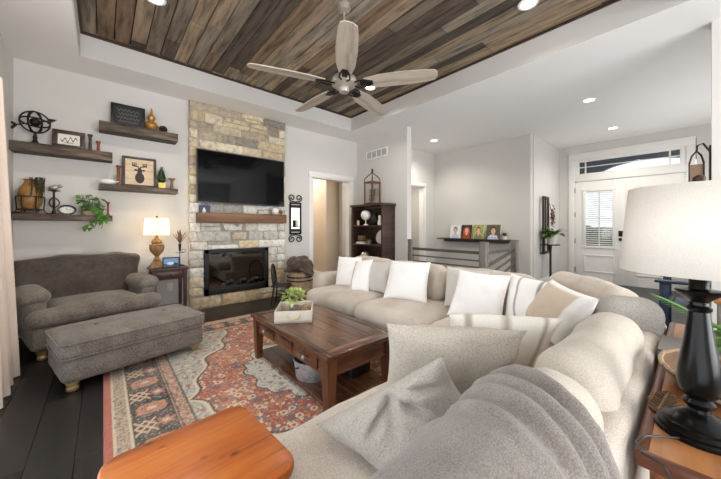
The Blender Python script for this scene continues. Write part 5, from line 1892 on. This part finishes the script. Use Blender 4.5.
rb = thing('stick_bundle', 'bundle of pale peeled sticks lying on the console right of the lamp', 'sticks', (1.30, -0.125, TZc), R(35))
for k in range(9):
    r_ = 0.008
    y = -0.036 + 0.009 * k
    build('stick', B().tube([(-0.13, y * 1.3, r_), (0, y * 0.75, r_ + 0.006 * (k % 3)), (0.13, y * 1.2, r_)], 0.0075, 8, 0.006), 'rope', rb)
tag(build('black_case', B().rblock((0, 0, 0.02), (0.12, 0.06, 0.04), 0.018, 8), 'black', None, (1.50, -0.2, TZc), R(10)), 'small black glasses case on the console behind the sticks', 'case')
bo = thing('book', 'flat grey hardcover book with white pages at the sofa side of the console', 'book', (1.78, 0.018, TZc), R(0), 'books on the console table')
build('pages', B().span((-0.115, -0.082, 0.004), (0.117, 0.08, 0.03)), 'ceramic', bo)
b = B().span((-0.12, -0.085, 0), (0.12, 0.085, 0.004))
b.span((-0.12, -0.085, 0.03), (0.12, 0.085, 0.034))
b.span((-0.12, -0.085, 0), (-0.116, 0.085, 0.034))
build('cover', b, plain('book_grey', rgb(120, 116, 112), 0.6), bo)
fn = thing('potted_fern', 'feathery green fern in a grey pot on the console table', 'plant', (1.90, -0.15, TZc))
build('pot', B().lathe([(0.04, 0), (0.05, 0.04), (0.056, 0.07), (0.048, 0.07), (0.0, 0.06)], seg=20), 'pot_grey', fn)


def frond(b, base, d, ln, lw, dr):
    d = Vector(d).normalized()
    side = d.cross(Vector((0, 0, 1))).normalized()
    n = 22
    pts = []
    for k in range(n + 1):
        t = k / n
        p = Vector(base) + d * ln * t - Vector((0, 0, dr * t * t * ln))
        pts.append(p)
        if k > 2:
            w_ = lw * math.sin(PI * (0.12 + 0.86 * t)) ** 0.8
            for s_ in (-1, 1):
                b.leaf(p, side * s_ + d * 0.75 - Vector((0, 0, 0.1)), w_, 0.011, 0.15, 0.1, 3)
    b.tube(pts, 0.002, 4)


b = B()
for k in range(14):
    a_ = k * 2 * PI / 14 + random.uniform(-.2, .2)
    frond(b, (0, 0, 0.065), (math.cos(a_), math.sin(a_), random.uniform(0.2, 0.9)), random.uniform(0.15, 0.22), 0.045, 0.5)
frond(b, (0.0, 0.02, 0.06), (0.12, 0.62, 0.42), 0.33, 0.075, 0.12)
frond(b, (0.0, -0.02, 0.06), (0.2, 0.4, 0.9), 0.22, 0.06, 0.2)
build('foliage', b, plain('fern_green', rgb(104, 156, 74), 0.5, var=0.3, scale=30), fn)
lt = thing('wood_lantern', 'small grey wooden lantern with tan top on the console table', 'lantern', (2.10, -0.14, TZc))
b = B().box((0, 0, 0.01), (0.16, 0.16, 0.02), bevel=0.003)
for sx in (-1, 1):
    for sy in (-1, 1):
        b.box((sx * 0.066, sy * 0.066, 0.10), (0.022, 0.022, 0.17), bevel=0.002)
build('cage', b, 'greywood', lt)
build('top', B().box((0, 0, 0.196), (0.18, 0.18, 0.022), bevel=0.004), 'oak', lt)
build('candle', B().lathe([(0.03, 0.02), (0.03, 0.11), (0.0, 0.108)], seg=16), plain('cream_wax', rgb(236, 228, 208), 0.5), lt)

# ------------------------------------------------------------------ ceiling fan and recessed lights
cf_ = thing('ceiling_fan', 'large five-blade driftwood ceiling fan hanging from the plank ceiling', 'ceiling fan', (1.73, 2.215, 2.575))
build('canopy', B().lathe([(0.02, 0.695), (0.055, 0.71), (0.062, 0.73), (0.062, 0.766)], seg=28), 'pewter', cf_)
build('downrod', B().lathe([(0.012, 0.1), (0.012, 0.70)], seg=14), 'pewter', cf_)
build('motor', B().lathe([(0.02, -0.075), (0.045, -0.07), (0.052, -0.05), (0.052, -0.03), (0.09, -0.02), (0.12, 0.0), (0.125, 0.03), (0.115, 0.06), (0.07, 0.09), (0.03, 0.11), (0.018, 0.14)], seg=36), 'pewter', cf_)
for k in range(5):
    a_ = R(18 + 72 * k)
    mt = Matrix.Rotation(a_, 4, 'Z') @ Matrix.Translation((0, 0, 0.0)) @ Matrix.Rotation(R(-12), 4, 'X')
    out = [(0.20, -0.055), (0.35, -0.083), (0.55, -0.088), (0.75, -0.076), (0.84, -0.062), (0.862, -0.03), (0.865, 0.0), (0.862, 0.03), (0.84, 0.062), (0.75, 0.076), (0.55, 0.088), (0.35, 0.083), (0.20, 0.055)]
    b = B().prism(out, 0.009)
    bl_ = build('blade', b, 'blade', cf_)
    bl_.matrix_local = mt
    b = B()
    for s_ in (-1, 1):
        b.tube([(0.10, s_ * 0.025, -0.005), (0.15, s_ * 0.05, -0.012), (0.20, s_ * 0.045, -0.007), (0.27, s_ * 0.018, -0.005)], 0.008, 6)
    b.box((0.22, 0, -0.004), (0.12, 0.05, 0.008), bevel=0.003)
    build('blade_iron', b, 'iron', bl_)


def downlight(x, y, z, label, en):
    t = thing('recessed_light', label, 'ceiling light', (x, y, z), 0, 'recessed ceiling lights')
    b = B().lathe([(0.062, 0.004), (0.066, -0.005), (0.088, -0.004), (0.09, 0.002), (0.062, 0.004)], seg=32, cap=False)
    build('trim_ring', b, 'white', t)
    build('lens', B().lathe([(0.064, -0.001), (0.064, 0.002)], seg=32), 'lens', t)
    l = bpy.data.lights.new('downlight', 'SPOT')
    l.energy, l.color, l.spot_size, l.spot_blend, l.shadow_soft_size = en, (1.0, 0.93, 0.83), R(150), 0.7, 0.06
    o = bpy.data.objects.new('downlight', l)
    C.objects.link(o)
    o.parent = t
    o.location = (0, 0, -0.02)


PZ = TZ + 0.001
downlight(0.36, 3.30, PZ, 'round lit recessed light in the plank ceiling above the armchair', 60)
downlight(3.05, 3.26, PZ, 'round lit recessed light seen beside the fan blade', 60)
downlight(3.03, 1.05, PZ, 'round lit recessed light in the planks nearest the entry', 45)
downlight(0.36, 1.05, PZ, 'round lit recessed light in the planks over the near seat', 16)
downlight(5.33, 3.70, H, 'small lit recessed light in the white ceiling over the stair', 60)
downlight(5.33, 1.03, H, 'larger lit recessed light in the white ceiling on the way to the entry', 60)
downlight(7.17, 1.03, H, 'lit recessed light closest to the front door', 60)
downlight(3.3, 6.4, H, 'unseen recessed light added to brighten the hall beyond the doorway', 170)  # fixture added out of view to brighten the hall
downlight(5.4, 5.0, H, 'unseen recessed light added to brighten the room beyond the far doorway', 110)  # added out of view to lift the dark far room
